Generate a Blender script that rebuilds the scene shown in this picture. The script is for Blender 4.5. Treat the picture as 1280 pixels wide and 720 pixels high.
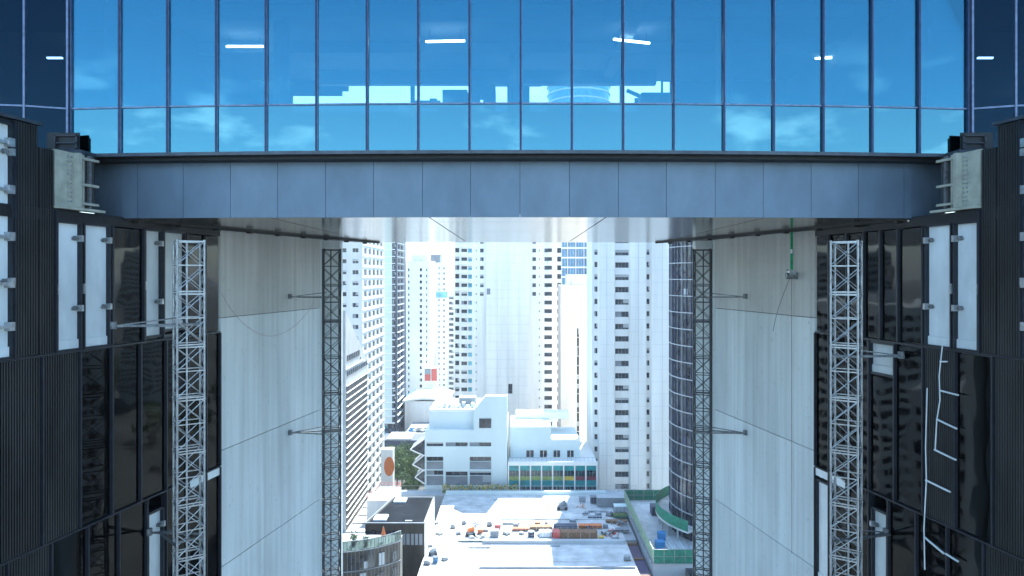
import bpy, math, random
from mathutils import Vector, Matrix
random.seed(7)
R = math.radians
for o in list(bpy.data.objects): bpy.data.objects.remove(o)
SC = bpy.context.scene
COL = SC.collection
CZ = 76.0            # camera height above the street
F, CX, CY = 865.0, 647.0, 345.0

# ---------------------------------------------------------------- camera
cam_d = bpy.data.cameras.new('camera'); cam = bpy.data.objects.new('camera', cam_d); COL.objects.link(cam)
cam.location = (0, 0, CZ); cam.rotation_euler = (R(90), 0, 0)
cam_d.sensor_width = 36; cam_d.lens = 36 * F / 1280
cam_d.shift_x = -(CX - 640) / 1280; cam_d.shift_y = -(360 - CY) / 1280
cam_d.clip_start = 0.1; cam_d.clip_end = 20000
SC.camera = cam

# ---------------------------------------------------------------- world, sun, exposure
SUN_AZ, SUN_EL = 13, 50            # azimuth from +Y (view direction) towards +X
w = bpy.data.worlds.new('World'); SC.world = w; w.use_nodes = True
nt = w.node_tree; nt.nodes.clear()
out = nt.nodes.new('ShaderNodeOutputWorld'); bg = nt.nodes.new('ShaderNodeBackground')
sky = nt.nodes.new('ShaderNodeTexSky'); sky.sky_type = 'NISHITA'; sky.sun_disc = False
sky.sun_elevation = R(SUN_EL); sky.sun_rotation = R(SUN_AZ)
sky.air_density = 1.0; sky.dust_density = 0.6; sky.ozone_density = 1.6; sky.altitude = 80
bg.inputs[1].default_value = 0.13
tc = nt.nodes.new('ShaderNodeTexCoord'); mp = nt.nodes.new('ShaderNodeMapping')
mp.inputs['Scale'].default_value = (3.2, 3.2, 8.0); mp.inputs['Location'].default_value = (1.9, 0.4, 1.1)
ns = nt.nodes.new('ShaderNodeTexNoise'); ns.inputs['Scale'].default_value = 2.1; ns.inputs['Detail'].default_value = 7; ns.inputs['Roughness'].default_value = 0.55
cr = nt.nodes.new('ShaderNodeValToRGB'); cr.color_ramp.elements[0].position = 0.535; cr.color_ramp.elements[1].position = 0.66
sx = nt.nodes.new('ShaderNodeSeparateXYZ')
cr2 = nt.nodes.new('ShaderNodeValToRGB')   # clouds only low in the sky
cr2.color_ramp.elements[0].position = 0.0; cr2.color_ramp.elements[0].color = (1, 1, 1, 1)
cr2.color_ramp.elements[1].position = 0.30; cr2.color_ramp.elements[1].color = (0, 0, 0, 1)
e = cr2.color_ramp.elements.new(0.19); e.color = (1, 1, 1, 1)
mu = nt.nodes.new('ShaderNodeMath'); mu.operation = 'MULTIPLY'
mu2 = nt.nodes.new('ShaderNodeMath'); mu2.operation = 'MULTIPLY'; mu2.inputs[1].default_value = 0.45
mx = nt.nodes.new('ShaderNodeMixRGB'); mx.inputs[2].default_value = (11, 11.3, 11.8, 1)
L = nt.links.new
L(tc.outputs['Generated'], mp.inputs[0]); L(mp.outputs[0], ns.inputs['Vector']); L(ns.outputs[0], cr.inputs[0])
L(tc.outputs['Generated'], sx.inputs[0]); L(sx.outputs[2], cr2.inputs[0])
L(cr.outputs[0], mu.inputs[0]); L(cr2.outputs[0], mu.inputs[1]); L(mu.outputs[0], mu2.inputs[0])
L(mu2.outputs[0], mx.inputs[0]); L(sky.outputs[0], mx.inputs[1]); L(mx.outputs[0], bg.inputs[0]); L(bg.outputs[0], out.inputs[0])

sd = bpy.data.lights.new('sun', 'SUN'); so = bpy.data.objects.new('sun', sd); COL.objects.link(so)
sd.energy = 4.5; sd.angle = R(0.5); sd.color = (1.0, 0.95, 0.88)
sdir = Vector((math.sin(R(SUN_AZ)) * math.cos(R(SUN_EL)), math.cos(R(SUN_AZ)) * math.cos(R(SUN_EL)), math.sin(R(SUN_EL))))
so.rotation_euler = sdir.to_track_quat('Z', 'Y').to_euler(); so.location = (0, 0, CZ + 200)
vs = SC.view_settings; vs.view_transform = 'Standard'; vs.look = 'None'; vs.exposure = 2.02; vs.use_white_balance = True; vs.white_balance_temperature = 5900; vs.white_balance_tint = -2; vs.gamma = 1; vs.use_curve_mapping = False
SC.render.engine = 'CYCLES'
SC.cycles.max_bounces = 8; SC.cycles.transparent_max_bounces = 16

# ---------------------------------------------------------------- materials
def mat(name, col, rough=0.7, metal=0.0, nscale=None, namp=0.12, bump=0.0, stretch=(1, 1, 1), spec=None, emit=None, estr=0, det=5, col2=None):
    m = bpy.data.materials.new(name); m.use_nodes = True
    t = m.node_tree; b = t.nodes['Principled BSDF']
    b.inputs['Base Color'].default_value = (*col, 1); b.inputs['Roughness'].default_value = rough; b.inputs['Metallic'].default_value = metal
    if spec is not None: b.inputs['Specular IOR Level'].default_value = spec
    if emit: b.inputs['Emission Color'].default_value = (*emit, 1); b.inputs['Emission Strength'].default_value = estr
    if nscale:
        c = t.nodes.new('ShaderNodeTexCoord'); g = t.nodes.new('ShaderNodeMapping'); g.inputs['Scale'].default_value = stretch
        n = t.nodes.new('ShaderNodeTexNoise'); n.inputs['Scale'].default_value = nscale; n.inputs['Detail'].default_value = det; n.inputs['Roughness'].default_value = 0.6
        t.links.new(c.outputs['Object'], g.inputs[0]); t.links.new(g.outputs[0], n.inputs['Vector'])
        r = t.nodes.new('ShaderNodeValToRGB'); r.color_ramp.elements[0].position = 0.3; r.color_ramp.elements[1].position = 0.7
        lo = col2 if col2 else tuple(max(0, v * (1 - namp * 1.6)) for v in col); hi = tuple(min(1, v * (1 + namp)) for v in col)
        r.color_ramp.elements[0].color = (*lo, 1); r.color_ramp.elements[1].color = (*hi, 1)
        t.links.new(n.outputs[0], r.inputs[0]); t.links.new(r.outputs[0], b.inputs['Base Color'])
        if bump:
            bp = t.nodes.new('ShaderNodeBump'); bp.inputs['Strength'].default_value = bump; bp.inputs['Distance'].default_value = 0.03
            t.links.new(n.outputs[0], bp.inputs['Height']); t.links.new(bp.outputs[0], b.inputs['Normal'])
    return m

def glass(name, tint, refl, base=0.25, gain=0.9, rough=0.01, wave=0.0, wscale=0.5):
    m = bpy.data.materials.new(name); m.use_nodes = True
    t = m.node_tree; t.nodes.clear()
    o = t.nodes.new('ShaderNodeOutputMaterial'); mi = t.nodes.new('ShaderNodeMixShader')
    tr = t.nodes.new('ShaderNodeBsdfTransparent'); tr.inputs[0].default_value = (*tint, 1)
    gl = t.nodes.new('ShaderNodeBsdfGlossy'); gl.inputs[0].default_value = (*refl, 1); gl.inputs['Roughness'].default_value = rough
    fr = t.nodes.new('ShaderNodeFresnel'); fr.inputs[0].default_value = 1.5
    ma = t.nodes.new('ShaderNodeMath'); ma.operation = 'MULTIPLY_ADD'; ma.inputs[1].default_value = gain; ma.inputs[2].default_value = base; ma.use_clamp = True
    t.links.new(fr.outputs[0], ma.inputs[0]); t.links.new(ma.outputs[0], mi.inputs[0])
    t.links.new(tr.outputs[0], mi.inputs[1]); t.links.new(gl.outputs[0], mi.inputs[2]); t.links.new(mi.outputs[0], o.inputs[0])
    if wave:
        c = t.nodes.new('ShaderNodeTexCoord'); n = t.nodes.new('ShaderNodeTexNoise'); n.inputs['Scale'].default_value = wscale; n.inputs['Detail'].default_value = 1
        g = t.nodes.new('ShaderNodeNewGeometry')
        bp = t.nodes.new('ShaderNodeBump'); bp.inputs['Strength'].default_value = wave; bp.inputs['Distance'].default_value = 0.05
        t.links.new(g.outputs['Position'], n.inputs['Vector']); t.links.new(n.outputs[0], bp.inputs['Height']); t.links.new(bp.outputs[0], gl.inputs['Normal'])
    return m

M = {}
M['bridge_glass'] = glass('bridge_glass', (0.80, 0.92, 0.96), (0.125, 0.32, 0.45), 0.34, 0.6, 0.0, 0.10, 0.35)
M['spandrel'] = glass('spandrel_glass', (0.10, 0.18, 0.22), (0.20, 0.45, 0.56), 0.38, 0.6, 0.0, 0.10, 0.35)
M['dark_glass'] = glass('dark_glass', (0.10, 0.12, 0.14), (0.30, 0.31, 0.32), 0.05, 0.8, 0.03, 0.12, 0.9)
M['tower_dark_glass'] = glass('tower_dark_glass', (0.25, 0.33, 0.42), (0.07, 0.13, 0.20), 0.10, 0.5, 0.01, 0.1, 0.5)
M['clear_glass'] = glass('clear_glass', (0.9, 0.95, 0.97), (1, 1, 1), 0.02, 0.8)
M['rail_glass'] = glass('rail_glass', (0.40, 0.46, 0.45), (0.5, 0.6, 0.6), 0.05, 0.8)
M['net'] = glass('net', (0.12, 0.38, 0.26), (0.10, 0.30, 0.20), 0.6, 0.0, 0.9)
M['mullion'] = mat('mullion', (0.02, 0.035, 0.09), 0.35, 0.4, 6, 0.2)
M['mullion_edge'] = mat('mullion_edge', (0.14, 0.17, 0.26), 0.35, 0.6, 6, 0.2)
M['ledge'] = mat('ledge_metal', (0.07, 0.08, 0.10), 0.4, 0.5, 4, 0.2)
M['fascia'] = mat('fascia_metal', (0.125, 0.172, 0.235), 0.42, 0.35, 1.2, 0.10, 0.0, (1, 1, 0.6))
M['fascia_b'] = mat('fascia_metal_light', (0.134, 0.182, 0.245), 0.42, 0.35, 1.2, 0.10, 0.0, (1, 1, 0.6))
M['soffit'] = mat('soffit_metal', (0.56, 0.53, 0.50), 0.15, 1.0, 0.6, 0.06, 0.02)
M['black'] = mat('black_metal', (0.012, 0.013, 0.016), 0.5, 0.2, 4, 0.3)
M['interior_dark'] = mat('interior_dark', (0.05, 0.055, 0.06), 0.9, 0, 0.8, 0.2)
M['ceiling'] = mat('ceiling_paint', (0.17, 0.20, 0.23), 0.9, 0, 0.4, 0.12)
M['slab'] = mat('slab_concrete', (0.20, 0.20, 0.20), 0.9, 0, 0.8, 0.2)
M['silhouette'] = mat('grey_plastic', (0.06, 0.08, 0.10), 0.7, 0, 3, 0.3)
M['lamp'] = mat('lamp_tube', (0.9, 0.9, 0.9), 0.5, 0, emit=(1, 1, 1), estr=5)
def conc(name, a):
    m = bpy.data.materials.new(name); m.use_nodes = True
    t = m.node_tree; b = t.nodes['Principled BSDF']; b.inputs['Roughness'].default_value = 0.85
    g = t.nodes.new('ShaderNodeTexCoord')
    def nz(sc, st, det, lo, hi, c0, c1):
        mpn = t.nodes.new('ShaderNodeMapping'); mpn.inputs['Scale'].default_value = st
        n = t.nodes.new('ShaderNodeTexNoise'); n.inputs['Scale'].default_value = sc; n.inputs['Detail'].default_value = det
        r = t.nodes.new('ShaderNodeValToRGB'); r.color_ramp.elements[0].position = lo; r.color_ramp.elements[1].position = hi
        r.color_ramp.elements[0].color = (*c0, 1); r.color_ramp.elements[1].color = (*c1, 1)
        t.links.new(g.outputs['Object'], mpn.inputs[0]); t.links.new(mpn.outputs[0], n.inputs['Vector']); t.links.new(n.outputs[0], r.inputs[0])
        return r
    r1 = nz(3.2, (1, 1, 0.035), 6, 0.32, 0.68, tuple(v * 0.84 for v in a), tuple(v * 1.07 for v in a))   # formwork streaks and run-off
    r2 = nz(0.35, (1, 1, 0.5), 4, 0.3, 0.7, (0.86, 0.86, 0.86), (1.05, 1.05, 1.05))
    r3 = nz(5.0, (1, 1, 1), 8, 0.62, 0.75, (1, 1, 1), (0.80, 0.78, 0.76))
    m1 = t.nodes.new('ShaderNodeMixRGB'); m1.blend_type = 'MULTIPLY'; m1.inputs[0].default_value = 1
    m2 = t.nodes.new('ShaderNodeMixRGB'); m2.blend_type = 'MULTIPLY'; m2.inputs[0].default_value = 1
    t.links.new(r1.outputs[0], m1.inputs[1]); t.links.new(r2.outputs[0], m1.inputs[2])
    t.links.new(m1.outputs[0], m2.inputs[1]); t.links.new(r3.outputs[0], m2.inputs[2]); oi = t.nodes.new('ShaderNodeObjectInfo'); mr = t.nodes.new('ShaderNodeMapRange'); mr.inputs[3].default_value = 0.90; mr.inputs[4].default_value = 1.03
    m3 = t.nodes.new('ShaderNodeMixRGB'); m3.blend_type = 'MULTIPLY'; m3.inputs[0].default_value = 1
    t.links.new(oi.outputs['Random'], mr.inputs[0]); t.links.new(mr.outputs[0], m3.inputs[2]); t.links.new(m2.outputs[0], m3.inputs[1]); t.links.new(m3.outputs[0], b.inputs['Base Color'])
    bp = t.nodes.new('ShaderNodeBump'); bp.inputs['Strength'].default_value = 0.15; bp.inputs['Distance'].default_value = 0.02
    t.links.new(r3.outputs[0], bp.inputs['Height']); t.links.new(bp.outputs[0], b.inputs['Normal'])
    return m
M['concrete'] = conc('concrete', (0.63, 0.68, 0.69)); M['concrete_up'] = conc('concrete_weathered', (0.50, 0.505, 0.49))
M['joint'] = mat('joint_dark', (0.12, 0.12, 0.12), 0.9)
M['flute'] = mat('fluted_metal', (0.040, 0.040, 0.042), 0.45, 0.4, 1.2, 0.25, 0, (1, 1, 0.3))
M['frame'] = mat('frame_dark', (0.022, 0.026, 0.036), 0.4, 0.4, 3, 0.2)
M['board'] = mat('white_board', (0.60, 0.65, 0.67), 0.6, 0, 0.9, 0.14, 0.0, (1, 1, 0.4))
M['board_bright'] = mat('white_board_bright', (0.74, 0.76, 0.77), 0.6, 0, 0.9, 0.08)
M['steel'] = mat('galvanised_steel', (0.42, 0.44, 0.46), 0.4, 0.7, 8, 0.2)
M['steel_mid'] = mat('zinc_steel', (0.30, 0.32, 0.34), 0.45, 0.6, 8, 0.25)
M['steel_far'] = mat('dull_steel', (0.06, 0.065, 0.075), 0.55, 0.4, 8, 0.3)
M['steel_dk'] = mat('weathered_steel', (0.20, 0.21, 0.22), 0.5, 0.6, 8, 0.3)
M['girder'] = mat('girder_primer', (0.36, 0.37, 0.31), 0.6, 0.1, 3, 0.15)
M['green_strap'] = mat('green_strap', (0.02, 0.30, 0.13), 0.7, 0, 6, 0.2)
M['rope'] = mat('rope', (0.16, 0.12, 0.11), 0.8); M['red_cable'] = mat('red_cable', (0.32, 0.20, 0.19), 0.7)
M['white'] = mat('white_paint', (0.82, 0.81, 0.78), 0.6, 0, 0.12, 0.05)
M['warm_white'] = mat('white_render', (0.80, 0.78, 0.755), 0.7, 0, 0.35, 0.08, 0, (1, 1, 0.10))  # plain warm white wall colour, the same on every face
M['pale'] = mat('pale_warm_render', (0.77, 0.765, 0.745), 0.7, 0, 0.35, 0.09, 0, (1, 1, 0.08))
M['pale_blue'] = mat('pale_render', (0.66, 0.74, 0.74), 0.7, 0, 0.08, 0.07, 0, (1, 1, 0.3))
M['warm'] = mat('warm_render', (0.72, 0.62, 0.53), 0.75, 0, 0.1, 0.07, 0, (1, 1, 0.3))
M['greyw'] = mat('grey_render', (0.44, 0.46, 0.48), 0.75, 0, 0.1, 0.12, 0, (1, 1, 0.3))
M['t1wall'] = mat('grey_white_render', (0.60, 0.59, 0.585), 0.7, 0, 0.35, 0.08, 0, (1, 1, 0.10))
M['t0wall'] = mat('grey_brown_render', (0.40, 0.39, 0.38), 0.75, 0, 0.3, 0.12)
M['mgrey'] = mat('mid_grey', (0.24, 0.26, 0.29), 0.7, 0, 0.3, 0.2)
M['glassb'] = mat('city_window_glass', (0.018, 0.024, 0.04), 0.15, 0.0, 0.9, 0.6, spec=0.5)
M['glassblue'] = mat('city_blue_glass', (0.03, 0.09, 0.22), 0.1, 0.3, 0.4, 0.4, spec=0.8)
M['glasscyan'] = mat('city_cyan_glass', (0.10, 0.36, 0.46), 0.15, 0.2, 0.3, 0.3, spec=0.8)
M['glassgrey'] = mat('city_grey_glass', (0.05, 0.06, 0.075), 0.15, 0.0, 0.9, 0.7, spec=0.5)
M['navy'] = mat('navy_cladding', (0.022, 0.038, 0.09), 0.5, 0, 0.3, 0.2)
M['louver'] = mat('brown_louvre', (0.10, 0.085, 0.085), 0.7, 0, 0.6, 0.4)
M['teal'] = mat('teal_panel', (0.02, 0.26, 0.28), 0.35, 0, 0.6, 0.3); M['olive'] = mat('olive_panel', (0.26, 0.33, 0.10), 0.5, 0, 1, 0.2)
M['maroon'] = mat('maroon_panel', (0.16, 0.02, 0.05), 0.5, 0, 1, 0.2); M['yellow'] = mat('yellow_panel', (0.6, 0.42, 0.05), 0.5, 0, 1, 0.2)
M['deck'] = mat('white_membrane', (0.60, 0.60, 0.585), 0.75, 0, 0.3, 0.22)
M['deckg'] = mat('bare_slab', (0.40, 0.41, 0.42), 0.85, 0, 0.3, 0.2)
M['blackroof'] = mat('bitumen', (0.010, 0.013, 0.020), 1.0, 0, 0.4, 0.35, spec=0.1)
M['brown'] = mat('bronze_cladding', (0.06, 0.055, 0.05), 0.45, 0.3, 0.5, 0.25, 0, (1, 1, 0.2))
M['wood'] = mat('timber', (0.24, 0.13, 0.07), 0.8, 0, 3, 0.3); M['orange'] = mat('orange_paint', (0.65, 0.17, 0.04), 0.5, 0, 3, 0.15)
M['red'] = mat('red_paint', (0.55, 0.10, 0.09), 0.5, 0, 3, 0.15); M['blue'] = mat('blue_plastic', (0.03, 0.22, 0.50), 0.5, 0, 2, 0.2)
M['purple'] = mat('rusty_blue_sheet', (0.035, 0.05, 0.14), 0.7, 0.0, 0.35, 0.3, col2=(0.14, 0.06, 0.05)); M['green'] = mat('green_mesh', (0.03, 0.20, 0.13), 0.8, 0, 1.5, 0.3)
M['limefence'] = mat('pale_green_mesh', (0.26, 0.36, 0.24), 0.8, 0, 1.5, 0.25)
M['leaf'] = mat('leaf', (0.045, 0.095, 0.028), 0.7, 0, 0.6, 0.5); M['leaf2'] = mat('leaf_light', (0.10, 0.16, 0.04), 0.7, 0, 0.6, 0.4); M['bark'] = mat('bark', (0.10, 0.07, 0.05), 0.9, 0, 3, 0.3)
M['asphalt'] = mat('asphalt', (0.055, 0.055, 0.058), 0.9, 0, 0.2, 0.2); M['ground'] = mat('ground', (0.13, 0.13, 0.125), 0.95, 0, 0.02, 0.3)
M['pave'] = mat('pavement', (0.28, 0.27, 0.26), 0.9, 0, 0.5, 0.15); M['paint'] = mat('road_paint', (0.75, 0.75, 0.73), 0.7)

# ---------------------------------------------------------------- geometry helpers
class MB:
    def __init__(s): s.v = []; s.f = []; s.mi = []; s.mats = []
    def m(s, mt):
        if mt not in s.mats: s.mats.append(mt)
        return s.mats.index(mt)
    def quad(s, pts, mt):
        b = len(s.v); s.v += [tuple(p) for p in pts]; s.f.append(tuple(range(b, b + len(pts)))); s.mi.append(s.m(mt))
    def box(s, x0, x1, y0, y1, z0, z1, mt):
        s.hexa([(x0, y0), (x1, y0), (x1, y1), (x0, y1)], z0, z1, mt)
    def hexa(s, poly, z0, z1, mt, top=None):
        n = len(poly); b = len(s.v); k = s.m(mt)
        a = sum(poly[i][0] * poly[(i + 1) % n][1] - poly[(i + 1) % n][0] * poly[i][1] for i in range(n))
        if a < 0: poly = poly[::-1]
        s.v += [(p[0], p[1], z0) for p in poly] + [(p[0], p[1], z1) for p in poly]
        s.f.append(tuple(range(b + n - 1, b - 1, -1))); s.mi.append(k)
        s.f.append(tuple(range(b + n, b + 2 * n))); s.mi.append(s.m(top) if top else k)
        for i in range(n):
            j = (i + 1) % n; s.f.append((b + i, b + j, b + n + j, b + n + i)); s.mi.append(k)
    def obox(s, c, u, hu, hv, z0, z1, mt):     # box in plan oriented along u
        u = Vector((u[0], u[1])).normalized(); v = Vector((-u.y, u.x)); c = Vector((c[0], c[1]))
        s.hexa([tuple(c - u * hu - v * hv), tuple(c + u * hu - v * hv), tuple(c + u * hu + v * hv), tuple(c - u * hu + v * hv)], z0, z1, mt)
    def tube(s, p, q, r, mt, n=6, r2=None, caps=True):
        p = Vector(p); q = Vector(q); d = (q - p)
        if d.length < 1e-6: return
        d.normalize(); a = d.orthogonal().normalized(); c = d.cross(a); b = len(s.v); k = s.m(mt)
        if r2 is None: r2 = r
        for P, rr in ((p, r), (q, r2)):
            for i in range(n):
                t = 2 * math.pi * i / n; s.v.append(tuple(P + a * (rr * math.cos(t)) + c * (rr * math.sin(t))))
        for i in range(n):
            j = (i + 1) % n; s.f.append((b + i, b + j, b + n + j, b + n + i)); s.mi.append(k)
        if caps:
            s.f.append(tuple(range(b + n - 1, b - 1, -1))); s.mi.append(k); s.f.append(tuple(range(b + n, b + 2 * n))); s.mi.append(k)
    def bar(s, p, q, w, mt):   # square bar
        s.tube(p, q, w * 0.7071, mt, 4)
    def path(s, pts, r, mt, n=6):
        for i in range(len(pts) - 1): s.tube(pts[i], pts[i + 1], r, mt, n)
    def build(s, name, parent=None, loc=None, smooth=False):
        me = bpy.data.meshes.new(name)
        off = Vector(loc) if loc is not None else Vector((0, 0, 0))
        me.from_pydata([tuple(Vector(v) - off) for v in s.v], [], s.f)
        for mt in s.mats: me.materials.append(M[mt])
        me.polygons.foreach_set('material_index', s.mi)
        if smooth: me.polygons.foreach_set('use_smooth', [True] * len(s.f))
        me.update()
        o = bpy.data.objects.new(name, me); COL.objects.link(o); o.location = off
        if parent:
            o.parent = parent; o.location = off - parent.location if not parent.parent else off - parent.location - parent.parent.location
        return o

def thing(name, label, cat, loc=(0, 0, 0), group=None, rz=0):
    o = bpy.data.objects.new(name, None); COL.objects.link(o); o.location = loc; o.rotation_euler = (0, 0, rz); o.empty_display_size = 0.5
    tag(o, label, cat, group); return o
def tag(o, label, cat, group=None, kind=None):
    if label: o['label'] = label
    if cat: o['category'] = cat
    if group: o['group'] = group
    if kind: o['kind'] = kind
    return o
def struct(o): o['kind'] = 'structure'; return o
def PX(px, Y): return (px - CX) / F * Y
def PZ(py, Y): return CZ + (CY - py) / F * Y
def link_copy(mesh, name, parent, loc, rz=0):
    o = bpy.data.objects.new(name, mesh); COL.objects.link(o); o.parent = parent; o.location = loc; o.rotation_euler = (0, 0, rz); return o

# ================================================================= GROUND
b = MB(); b.quad([(-9000, -9000, 0), (9000, -9000, 0), (9000, 9000, 0), (-9000, 9000, 0)], 'ground'); struct(b.build('ground'))
b = MB(); b.quad([(-46, 60, 0.004), (-30, 60, 0.004), (-36, 600, 0.004), (-52, 600, 0.004)], 'asphalt')
b.quad([(-200, 206, 0.008), (200, 206, 0.008), (200, 222, 0.008), (-200, 222, 0.008)], 'asphalt'); struct(b.build('road'))
b = MB()
for y in range(66, 590, 9):
    x = -38 - (y - 60) * 6 / 540; b.quad([(x - .08, y, 0.012), (x + .08, y, 0.012), (x + .08, y + 3, 0.012), (x - .08, y + 3, 0.012)], 'paint')
struct(b.build('road_marking'))
b = MB(); b.hexa([(-29.6, 60), (-25, 60), (-31, 600), (-35.6, 600)], 0, 0.14, 'pave'); b.hexa([(-50.5, 60), (-46.4, 60), (-52.4, 600), (-56.5, 600)], 0, 0.14, 'pave'); struct(b.build('pavement'))

# ================================================================= THE TWO TOWERS AND THE BRIDGE
SLOPE = 0.179
def AX(Y, off=0): return -(11.37 - SLOPE * (Y - 26.5)) - off      # left facade plane; off pushes into the tower
UF = Vector((SLOPE, 1.0)).normalized()
ZSOF = CZ + 1.84; ZA = CZ - 2.11; ZB = CZ - 7.24; ZC = CZ - 12.37; ZD = CZ - 17.5; ZE = CZ - 22.6

def make_side(sgn):
    """sgn=-1 left tower, +1 mirrored right tower"""
    side = 'left' if sgn < 0 else 'right'
    lab = {'left': 'dark fluted and glass clad tower with concrete inner wall, left of the sky bridge',
           'right': 'dark fluted and glass clad tower with concrete inner wall, right of the sky bridge'}[side]
    root = thing('office_tower', lab, 'office tower', (sgn * 20, 28, 0), 'twin towers joined by the sky bridge')
    S = lambda x: -sgn * x          # AX values are for the left; mirror for the right
    def P(Y, off=0): return (S(AX(Y, off)), Y)
    def slabp(mb, y0, y1, o0, o1, z0, z1, mt):   # prism between offsets o0,o1 into the tower
        mb.hexa([P(y0, o0), P(y1, o0), P(y1, o1), P(y0, o1)], z0, z1, mt)
    # core behind the cladding
    c = MB(); far = -44
    c.hexa([(S(far), 16.2), P(16.2, 1.9), P(34.9, 1.9), (S(far), 34.9)], 0, CZ + 1.55, 'interior_dark')
    c.build('core', root)
    c = MB()
    for z in (ZA, ZB, ZC, ZD):       # floor slabs between core and cladding
        slabp(c, 16.2, 26.3, 0.22, 1.9, z - 0.16, z + 0.10, 'slab')
    c.build('floor_slab', root)
    # low shoulder roof and near face
    c = MB(); c.hexa([(S(far), 16.0), P(16.0, 0.12), P(18.55, 0.12), P(18.55, 2.3), (S(-16.5), 20.3), (S(far), 20.3)], CZ + 1.56, CZ + 4.02, 'flute')
    c.build('shoulder', root)
    c = MB(); slabp(c, 15.9, 18.6, -0.04, 2.4, CZ + 4.03, CZ + 4.12, 'ledge'); c.build('coping', root)
    c = MB(); x = -44
    while x < AX(16, 0.3): c.box(*sorted((S(x), S(x + 0.9))), 15.9, 16.15, 2, CZ + 4, 'flute'); x += 1.0
    c.build('near_wall', root)
    # concrete wall panels
    def cpanel(z0, z1, mt, y0=26.5, y1=34.7):
        c = MB(); slabp(c, y0, y1, 0, 0.48, z0, z1, mt); return c.build('concrete_panel', root)
    # joint heights at the wall: 398/564/710 px at Y 26.5
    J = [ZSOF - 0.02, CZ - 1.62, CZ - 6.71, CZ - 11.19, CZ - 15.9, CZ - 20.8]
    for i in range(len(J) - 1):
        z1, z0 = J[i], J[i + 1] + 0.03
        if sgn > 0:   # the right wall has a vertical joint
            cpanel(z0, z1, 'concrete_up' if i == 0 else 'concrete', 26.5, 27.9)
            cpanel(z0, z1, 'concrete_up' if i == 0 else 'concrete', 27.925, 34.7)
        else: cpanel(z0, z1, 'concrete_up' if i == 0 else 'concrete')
    cpanel(0, J[-1], 'concrete')
    c = MB(); slabp(c, 26.52, 34.6, 0.05, 0.5, 1, ZSOF - 0.05, 'joint'); c.build('joint_backing', root)
    c = MB(); slabp(c, 34.72, 34.95, 0.0, 0.5, 0, ZSOF - 0.03, 'concrete'); c.box(*sorted((S(-10.9), S(-9.08))), 35.3, 35.9, 0, ZSOF - .03, 'board'); c.build('wall_end', root)
    # ---- cladding modules
    def flute(y0, y1, z0, z1, parent=root):
        c = MB(); n = max(2, int((y1 - y0) / 0.075)); d = (y1 - y0) / n
        slabp(c, y0, y1, 0.07, 0.14, z0, z1, 'flute')
        for i in range(n): slabp(c, y0 + i * d + d * .1, y0 + i * d + d * .58, 0.0, 0.08, z0, z1, 'flute')
        return c.build('fluted_panel', parent)
    def fin(y, z0, z1, w=0.055, pr=0.05):
        c = MB(); slabp(c, y - w / 2, y + w / 2, -pr, 0.16, z0, z1, 'frame'); return c.build('facade_fin', root)
    def gl(y0, y1, z0, z1, mt='dark_glass'):
        c = MB(); slabp(c, y0 + .03, y1 - .03, 0.045, 0.07, z0 + .04, z1 - .04, mt); return c.build('glass_panel', root)
    def bracket(parent, y, z, wy=0.06):
        c = MB(); slabp(c, y - wy, y + 0.02, -0.06, 0.14, z - 0.10, z + 0.08, 'steel'); slabp(c, y - wy - 0.20, y - wy, 0.03, 0.07, z - 0.05, z + 0.02, 'steel_dk')
        slabp(c, y - wy - 0.14, y - wy - 0.09, 0.0, 0.09, z - 0.07, z + 0.06, 'steel_dk')
        return c.build('bracket', parent)
    def white(y0, y1, z0, z1, br=True, mt='board'):
        c = MB(); slabp(c, y0 + .03, y1 - .03, 0.10, 0.26, z0 + .05, z1 - .03, mt)
        slabp(c, y0 + .03, y1 - .03, 0.06, 0.098, z0 + .05, z0 + .30, mt)      # upstand at the bottom
        o = c.build('opening_board', root)
        c = MB(); slabp(c, y0 + .0, y0 + .05, -0.02, 0.27, z0, z1, 'frame'); slabp(c, y1 - .05, y1, -0.02, 0.27, z0, z1, 'frame')
        slabp(c, y0 + .05, y1 - .05, 0.0, 0.27, z0 - .03, z0 + .045, 'frame'); slabp(c, y0 + .05, y1 - .05, 0.0, 0.27, z1 - .04, z1 + .04, 'frame'); c.build('frame', o)
        if br:
            for t in (0.12, 0.67): bracket(o, y1 - 0.02, z1 - (z1 - z0) * t)
            c = MB(); slabp(c, y0 - .02, y0 + .03, -0.05, 0.03, z0 + (z1 - z0) * .44, z0 + (z1 - z0) * .52, 'steel'); c.build('clip', o)
        return o
    ZT = CZ + 1.52
    # upper row
    c = MB(); slabp(c, 16.2, 26.5, 0.02, 0.5, ZT, ZSOF, 'black'); c.build('head_beam', root)
    white(16.1, 17.75, ZA, CZ + 3.9)
    for zz in (1.0, 2.2, 3.4, -0.2, -1.3):
        c = MB(); slabp(c, 17.15, 17.68, -0.01, 0.10, CZ + zz - .04, CZ + zz + .04, 'steel'); slabp(c, 17.60, 17.76, -0.05, 0.12, CZ + zz - .10, CZ + zz + .12, 'steel'); c.build('bracket', root)
    flute(17.8, 18.5, ZA, CZ + 4.0); flute(18.54, 19.0, ZA, CZ + 3.45)
    fin(17.78, ZA, CZ + 4.0); fin(19.03, ZA, ZSOF)
    white(19.06, 19.93, ZA, ZT); white(19.99, 21.0, ZA, ZT)
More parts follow.
